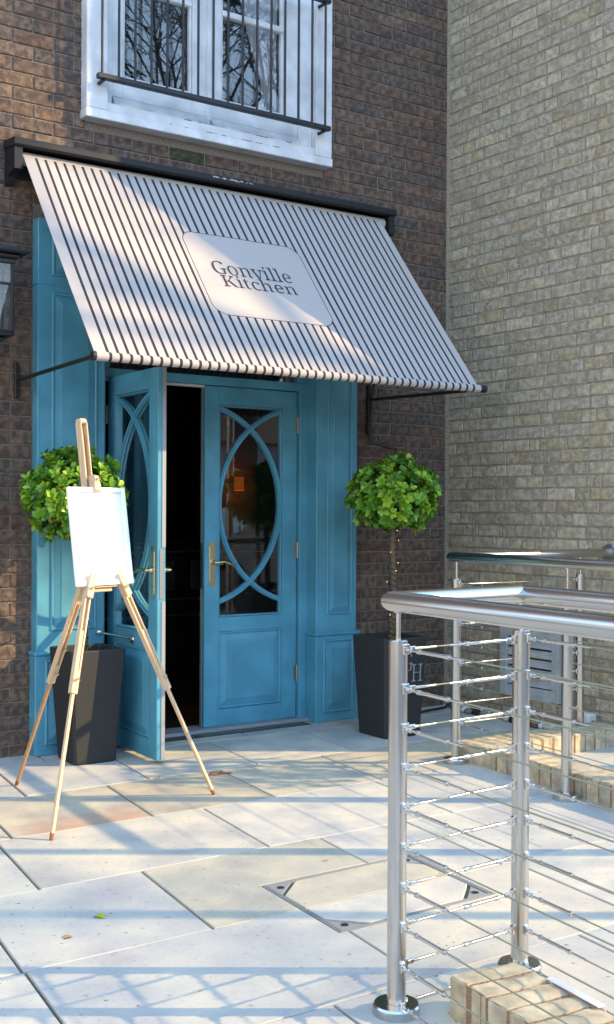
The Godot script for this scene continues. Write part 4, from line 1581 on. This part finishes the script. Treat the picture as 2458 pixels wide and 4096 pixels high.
func build_railings() -> void:
	var rail := 1.043
	# near railing: a hairpin of two long rails joined by a short one
	var f := thing("cable_railing", Vector3(-3.0, 0, 3.45), "nearest stainless steel railing with cable infill, in the right foreground", "railing")
	var k := -0.066
	var x1 := -3.197
	var z1 := 3.454
	var x2 := -2.748
	var z2 := 3.438
	var h := MB.new()
	h.tube([Vector3(x1 + k * 3.6 - 0.004, rail, z1 + 3.6), Vector3(x1 - 0.004, rail, z1 - 0.010), Vector3(x2 + 0.01, rail, z2 - 0.004), Vector3(x2 + k * 3.6, rail, z2 + 3.6)], 0.0262, 32)
	part("handrail", h, M.brushed_steel, f)
	post(f, x1, z1, 0.946, rail)
	post(f, x2, z2, 0.946, rail)
	post(f, x1 + k * 1.6, z1 + 1.6, 0.946, rail)
	post(f, x2 + k * 1.6, z2 + 1.6, 0.946, rail)
	for i in range(10):
		var y := 0.925 - 0.1 * i
		var kk := lerpf(-0.12, k, y / 1.0)
		cable(f, Vector3(x1, y, z1), Vector3(x1 + kk * 1.58, y, z1 + 1.58), true)
		cable(f, Vector3(x2, y, z2), Vector3(x2 + kk * 1.58, y, z2 + 1.58), true)
		cable(f, Vector3(x1, y - 0.004, z1), Vector3(x2, y - 0.004, z2), false)
	# far railing: from the wall flange to a corner post, then along the far low wall
	var g := thing("cable_railing", Vector3(-1.13, 0, 1.36), "far stainless steel railing turning from a flange on the yellow wall", "railing")
	var cx := -1.145
	var cz := 1.375
	var kb := -0.055
	var h2 := MB.new()
	h2.tube([Vector3(-0.012, rail, 1.375), Vector3(cx - 0.025, rail, cz + 0.01), Vector3(cx + kb * 1.75, rail, cz + 1.75)], 0.0245, 28)
	part("handrail", h2, M.brushed_steel, g)
	var fl := MB.new()
	fl.lathe(Vector3(-0.022, rail, 1.375), [Vector2(0.0, 0.0), Vector2(0.0, 0.0), Vector2(0.045, 0.0), Vector2(0.045, -0.014), Vector2(0.05, -0.02)], 24, Basis(Vector3(0, 0, 1), PI / 2))
	part("wall_flange", fl, M.dull_steel, g)
	var pz := [0.0, 0.82, 1.70]
	var px := []
	for i in range(pz.size()):
		px.append(cx + 0.025 - 0.10 * pz[i])
		post(g, px[i], cz + pz[i] - 0.02, 0.93, rail)
	post(g, -0.235, 1.372, 0.93, rail)
	for i in range(9):
		var y := 0.905 - 0.1 * i
		cable(g, Vector3(px[0], y, cz - 0.02), Vector3(px[2], y, cz + pz[2] - 0.02), true, false)
		if y > 0.13:
			cable(g, Vector3(px[0], y - 0.004, cz - 0.02), Vector3(-0.235, y - 0.004, 1.372), true)

# ---------- small things
func build_small_things() -> void:
	# manhole cover inlaid with paving
	var c := Vector3(-2.64, 0, 2.675)
	var mh := thing("manhole_cover", c, "square recessed manhole cover filled with paving, beside the nearest post", "manhole cover")
	var up := Transform3D(Basis(Vector3.RIGHT, Vector3(0, 0, 1), Vector3(0, -1, 0)), Vector3.ZERO)
	var q := [Vector2(-2.950, 2.428), Vector2(-2.305, 2.424), Vector2(-2.350, 2.921), Vector2(-2.984, 2.923)]
	var fr := MB.new()
	var fi := MB.new()
	for i in range(4):
		var a: Vector2 = q[i]
		var b: Vector2 = q[(i + 1) % 4]
		var s := (b - a).normalized()
		var nn := Vector2(-s.y, s.x)
		for e in [[0.0, 0.004], [0.009, 0.013]]:
			(fr if e[0] == 0.0 else fi).prism(PackedVector2Array([a + nn * e[0] + s * e[0], b + nn * e[0] - s * e[0], b + nn * e[1] - s * e[1], a + nn * e[1] + s * e[1]]), 0.03, -0.001, up)
	part("frame", fr, M.grey_trim, mh)
	part("inner_frame", fi, M.grey_trim, mh)
	var bs := MB.new()
	bs.prism(PackedVector2Array(q), 0.035, 0.014, up)
	part("tray", bs, M.sand_fill, mh)
	var inset := PackedVector2Array()
	for i in range(4):
		var pv: Vector2 = q[(i + 3) % 4]
		var nx: Vector2 = q[(i + 1) % 4]
		var p: Vector2 = q[i]
		var cut := 0.125
		inset.append(p + (pv - p).normalized() * cut + (nx - p).normalized() * 0.018)
		inset.append(p + (nx - p).normalized() * cut + (pv - p).normalized() * 0.02)
		var tri_ := PackedVector2Array([p + ((pv - p).normalized() + (nx - p).normalized()) * 0.018, p + (nx - p).normalized() * (cut - 0.020) + (pv - p).normalized() * 0.018, p + (pv - p).normalized() * (cut - 0.020) + (nx - p).normalized() * 0.018])
		var tm := MB.new()
		tm.prism(tri_, 0.02, 0.002, up, 0.001)
		var tp := part("corner_plate", tm, M.grey_trim, mh)
		var ctr: Vector2 = (tri_[0] + tri_[1] + tri_[2]) / 3.0
		var hm := MB.new()
		hm.prism(PackedVector2Array([ctr + Vector2(0.013, 0.004), ctr + Vector2(0.004, 0.013), ctr + Vector2(-0.013, 0.005), ctr + Vector2(-0.006, -0.012), ctr + Vector2(0.009, -0.010)]), 0.001, -0.0004, up)
		part("key_hole", hm, M.dark_hole, tp)
	var half := [PackedVector2Array([Vector2(-4, 2.0), Vector2(-1, 2.0), Vector2(-1, 2.695), Vector2(-4, 2.683)]), PackedVector2Array([Vector2(-4, 2.690), Vector2(-1, 2.702), Vector2(-1, 3.4), Vector2(-4, 3.4)])]
	for i in range(2):
		for p in Geometry2D.intersect_polygons(inset, half[i]):
			var m := MB.new()
			m.prism(p, 0.02, -0.0005, up, 0.002)
			part("inlay_slab", m, M["stone_%d" % (2 if i == 0 else 5)], mh)
	# drain channel at the threshold
	var dr := thing("drain_channel", Vector3(-1.74, 0, 0.04), "narrow slotted metal drain channel along the door threshold", "drain")
	var db := MB.new()
	db.span(-2.40, -1.13, -0.02, 0.0015, 0.004, 0.10)
	part("channel", db, M.dark_hole, dr)
	var sl := MB.new()
	for i in range(64):
		var x := -2.39 + i * 0.0195
		sl.span(x, x + 0.008, 0.0, 0.004, 0.006, 0.098)
	sl.span(-2.40, -1.13, 0.0, 0.0045, 0.046, 0.056)
	part("grating", sl, M.dull_steel, dr).set_meta("kind", "stuff")
	# hook that holds the door open
	var hk := thing("door_hook", Vector3(-2.47, 0.61, 0.09), "steel cabin hook holding the open blue door leaf to the pilaster", "hook")
	var hp := MB.new()
	hp.ball(Vector3(-2.483, 0.62, 0.075), Vector3(0.018, 0.018, 0.014))
	part("pilaster_plate", hp, M.steel, hk)
	var hr := MB.new()
	hr.tube([Vector3(-2.483, 0.62, 0.09), Vector3(-2.44, 0.612, 0.19), Vector3(-2.408, 0.605, 0.285), Vector3(-2.404, 0.62, 0.30)], 0.0055, 8)
	part("rod", hr, M.steel, hk)
	var he := MB.new()
	he.ball(Vector3(-2.40, 0.598, 0.295), Vector3(0.010, 0.022, 0.022))
	part("door_eye", he, M.steel, hk)
	# electric box and pebbles along the yellow wall
	var jb := thing("junction_box", Vector3(-0.04, 0, 1.245), "small white electrical box at the foot of the yellow wall", "box")
	var bm := MB.new()
	bm.span(-0.07, -0.002, 0.04, 0.135, 1.205, 1.29, 0.008)
	part("body", bm, M.plastic_white, jb)
	var bl := MB.new()
	bl.span(-0.078, -0.0702, 0.046, 0.129, 1.211, 1.284, 0.004)
	part("lid", bl, M.plastic_white, jb)
	var gl := MB.new()
	gl.tube([Vector3(-0.04, 0.04, 1.25), Vector3(-0.05, 0.0, 1.25)], 0.012, 8)
	gl.tube([Vector3(-0.04, 0.09, 1.29), Vector3(-0.05, 0.085, 1.32), Vector3(-0.06, 0.03, 1.34), Vector3(-0.03, 0.0, 1.36)], 0.009, 8)
	part("cable_gland", gl, M.black_iron, jb)
	var tone := [M.stone_3, M.pale_mortar, M.plastic_white, M.stone_4, M.pot_black, M.red_brick_2]
	for i in range(34):
		var m := MB.new()
		var z := 0.10 + i * 0.032 + rng.randf_range(-0.01, 0.01)
		var s := rng.randf_range(0.018, 0.036)
		m.ball(Vector3(rng.randf_range(-0.10, -0.03), s * 0.6, z), Vector3(s, s * 0.75, s * rng.randf_range(0.8, 1.2)), 10, 6)
		var ti := rng.randi_range(0, 5)
		tag(part("pebble", m, tone[ti]), ["pale grey", "buff", "white", "cream", "black", "red brown"][ti] + " rounded pebble lying along the foot of the yellow wall", "pebble", "pebbles along the yellow wall")
	var cb := MB.new()
	cb.tube([Vector3(-0.76, 0.06, 0.40), Vector3(-0.70, 0.025, 0.34), Vector3(-0.5, 0.012, 0.22), Vector3(-0.3, 0.012, 0.16), Vector3(-0.12, 0.012, 0.13), Vector3(-0.03, 0.03, 0.08)], 0.007, 8)
	tag(part("power_cable", cb, M.black_iron), "black cable on the ground behind the monogrammed planter", "cable")
	# fallen leaves
	for e in [[Vector3(-3.525, 0.003, 2.428), 2, 0.045, 0.4, "pale green fallen leaf on the sunny slabs, lower left"], [Vector3(-3.671, 0.003, 2.515), 5, 0.035, 1.4, "small round brown leaf lying flat near the pale green leaf"], [Vector3(-2.52, 0.003, 0.845), 5, 0.028, 0.2, "brown leaf on the slab joint between the easel legs"], [Vector3(-2.60, 0.003, 2.32), 5, 0.022, 2.0, "tiny yellow leaf at the back edge of the manhole cover"]]:
		var lm := leaf_mesh(e[2], e[2] * 0.75, 900 + int(e[2] * 1000))
		var m := MB.new()
		m.add(lm, Transform3D(Basis(Vector3.UP, e[3]) * Basis(Vector3(1, 0, 0), -PI / 2 + 0.12), e[0]))
		tag(part("fallen_leaf", m, M.leaf_4 if e[1] == 2 else M.beech_dark), e[4], "leaf")
	var st := MB.new()
	var sp := PackedVector2Array()
	for i in range(14):
		var a := TAU * i / 14.0
		sp.append(Vector2(-2.235, 0.905) + Vector2(cos(a) * 0.06, sin(a) * 0.045) * (1.0 + 0.2 * sin(a * 3.0)))
	st.prism(sp, 0.001, -0.0022, up)
	tag(part("stain", st, mat("rust_stain", lin(.36, .19, .11), 0.9, 0, "weather", 6.0)), "round rust brown stain in the slab in front of the doors", "stain")

# ---------- what stands outside the frame, seen in the glass and steel or by its shade
func branch(m: MB, p: Vector3, d: Vector3, L: float, r: float, depth: int, g: RandomNumberGenerator) -> void:
	var mid := p + d * L * 0.5 + Vector3(g.randfn(), g.randfn(), g.randfn()) * L * 0.04
	var e := p + d * L
	m.tube([p, mid, e], r, 6 if depth > 3 else 4, r * 0.62, false)
	if depth == 0:
		return
	var nb := 3 if depth > 1 else 4
	for i in range(nb):
		var side := d.cross(Vector3(g.randfn(), g.randfn(), g.randfn())).normalized()
		var nd := (d + side * g.randf_range(0.45, 0.95) + Vector3(0, 0.12, 0)).normalized()
		branch(m, p.lerp(e, g.randf_range(0.55, 1.0)), nd, L * g.randf_range(0.62, 0.82), r * 0.58, depth - 1, g)

func bare_tree(at: Vector3, h: float, seed_: int, label: String, depth := 5, from := 0.28, reach := 0.24) -> void:
	var g := RandomNumberGenerator.new()
	g.seed = seed_
	var t := thing("bare_tree", at, label, "tree", "bare trees across the street")
	var m := MB.new()
	m.tube([at + Vector3(0, -0.05, 0), at + Vector3(0.05, h * (from + 0.02), 0)], h * 0.022, 10, h * 0.017)
	part("trunk", m, M.dark_bark, t)
	var c := MB.new()
	for i in range(5):
		var d := Vector3(cos(i * 1.3) * 0.6, 1.0, sin(i * 1.3) * 0.6).normalized()
		branch(c, at + Vector3(0.05, h * from, 0), d, h * reach, h * 0.0075, depth, g)
	part("crown", c, M.dark_bark, t)

func build_surroundings() -> void:
	bare_tree(Vector3(9.5, 0, 18.0), 17.0, 61, "tall bare tree across the street reflected in the upper window")
	bare_tree(Vector3(14.0, 0, 20.5), 16.0, 62, "second bare tree farther along the street")
	bare_tree(Vector3(12.65, 0, 9.86), 14.0, 63, "bare tree beyond the yellow building that dapples the awning", 3, 0.62, 0.15)
	var hd := thing("hedge", Vector3(6.0, 0, 10.6), "dark clipped hedge along the street", "hedge")
	var hc := MB.new()
	hc.span(1.5, 10.5, 0.0, 1.75, 10.2, 11.2, 0.1)
	part("core", hc, M.dark_bark, hd)
	var hl := MB.new()
	var lf := leaf_mesh(0.16, 0.10, 77)
	for i in range(2600):
		var p := Vector3(rng.randf_range(1.4, 10.6), rng.randf_range(0.05, 1.9), 10.18 + rng.randf_range(-0.12, 0.05))
		if i % 4 == 0:
			p = Vector3(p.x, 1.77 + rng.randf() * 0.15, rng.randf_range(10.1, 11.3))
		hl.tint = Color(.03, .075, .018) * rng.randf_range(0.6, 1.5)
		hl.add(lf, Transform3D(Basis.from_euler(Vector3(rng.randf_range(-2, 1), rng.randf() * TAU, rng.randf() * TAU)), p))
	part("foliage", hl, M.leaves, hd).set_meta("kind", "stuff")
	for e in [[Vector3(0.42, 0, 3.31), "slim steel pole nearest the yellow building corner"], [Vector3(0.30, 0, 4.16), "slim steel pole in the middle of the row by the street"], [Vector3(0.30, 0, 4.96), "slim steel pole at the street end of the row"]]:
		var fp := thing("steel_pole", e[0], e[1], "pole", "slim poles beyond the railings")
		var pm := MB.new()
		pm.tube([e[0], e[0] + Vector3(0, 3.4, 0)], 0.036, 14)
		part("shaft", pm, M.brushed_steel, fp)
		var pf := MB.new()
		pf.ball(e[0] + Vector3(0, 3.42, 0), Vector3(0.045, 0.045, 0.045))
		part("finial", pf, M.brushed_steel, fp)
		var pb := MB.new()
		pb.lathe(e[0], [Vector2(0.09, 0.0), Vector2(0.09, 0.02), Vector2(0.03, 0.03)], 20)
		part("base_plate", pb, M.brushed_steel, fp)
	var h := thing("street_building", Vector3(4, 0, 30), "long brick terrace across the street behind the trees", "building")
	var m := MB.new()
	m.span(-20, 30, 0, 3.6, 29, 36)
	part("wall", m, M.render_grey, h)
	var r := MB.new()
	r.prism(PackedVector2Array([Vector2(28.6, 3.6), Vector2(36.4, 3.6), Vector2(32.5, 5.6)]), -20.0, 30.0, Transform3D(Basis(Vector3(0, 0, 1), Vector3(0, 1, 0), Vector3(1, 0, 0)), Vector3.ZERO))
	part("roof", r, M.pot_black, h)
	parked_car(Vector3(4.0, 0, 8.1))
	var w := thing("white_building", Vector3(-16, 0, 4), "pale rendered building standing in the sun on the left", "building")
	var wm := MB.new()
	wm.span(-20, -13, 0, 7.0, -10, 16)
	part("wall", wm, M.render_pale, w)
	# clipped tree in a tub by the street corner, whose shade falls on the slabs before the doors
	var c := Vector3(0.30, 0, 2.62)
	planter(c, 0.25, 0.32, 0.56, "black square planter standing by the street corner of the yellow building")
	topiary(c + Vector3(0, 0.5, 0), c + Vector3(0, 1.36, 0), Vector3(0.30, 0.26, 0.30), 15, 170, 0, "ball topiary by the street corner of the yellow building", 0.5)

func parked_car(at: Vector3) -> void:
	var c := thing("parked_car", at, "silver hatchback parked at the street, seen mirrored in the door glass", "car")
	var X := Transform3D(Basis(), at)
	var body := MB.new()
	body.prism(PackedVector2Array([Vector2(-2.0, 0.28), Vector2(-2.05, 0.62), Vector2(-1.95, 0.86), Vector2(-1.0, 0.95), Vector2(1.75, 0.97), Vector2(2.0, 0.85), Vector2(2.03, 0.5), Vector2(1.95, 0.28)]), -0.82, 0.82, X, 0.05)
	part("body", body, M.car_silver, c)
	var cab := MB.new()
	cab.prism(PackedVector2Array([Vector2(-1.05, 0.955), Vector2(-0.35, 1.38), Vector2(0.9, 1.43), Vector2(1.55, 1.30), Vector2(1.78, 0.972)]), -0.70, 0.70, X, 0.12)
	part("cabin", cab, M.car_silver, c)
	for s in [-1, 1]:
		for q in [[-0.78, -0.02], [0.08, 1.0]]:
			var g := MB.new()
			g.prism(PackedVector2Array([Vector2(q[0], 0.985), Vector2(q[0] + (0.5 if q[0] < -0.5 else 0.0), 1.30), Vector2(q[1], 1.34), Vector2(q[1], 0.985)]), s * 0.70, s * 0.706, X)
			part("window", g, M.counter, c)
		for x in [-1.25, 1.28]:
			var w := MB.new()
			w.lathe(at + Vector3(x, 0.31, s * 0.72), [Vector2(0.0, -0.10), Vector2(0.31, -0.10), Vector2(0.31, 0.10), Vector2(0.0, 0.10)], 20, Basis(Vector3(1, 0, 0), PI / 2))
			var wp := part("wheel", w, M.wire, c)
			var rm := MB.new()
			rm.lathe(at + Vector3(x, 0.31, s * 0.826), [Vector2(0.19, -0.01), Vector2(0.19, 0.005), Vector2(0.0, 0.006)], 16, Basis(Vector3(1, 0, 0), PI / 2))
			part("rim", rm, M.dull_steel, wp)
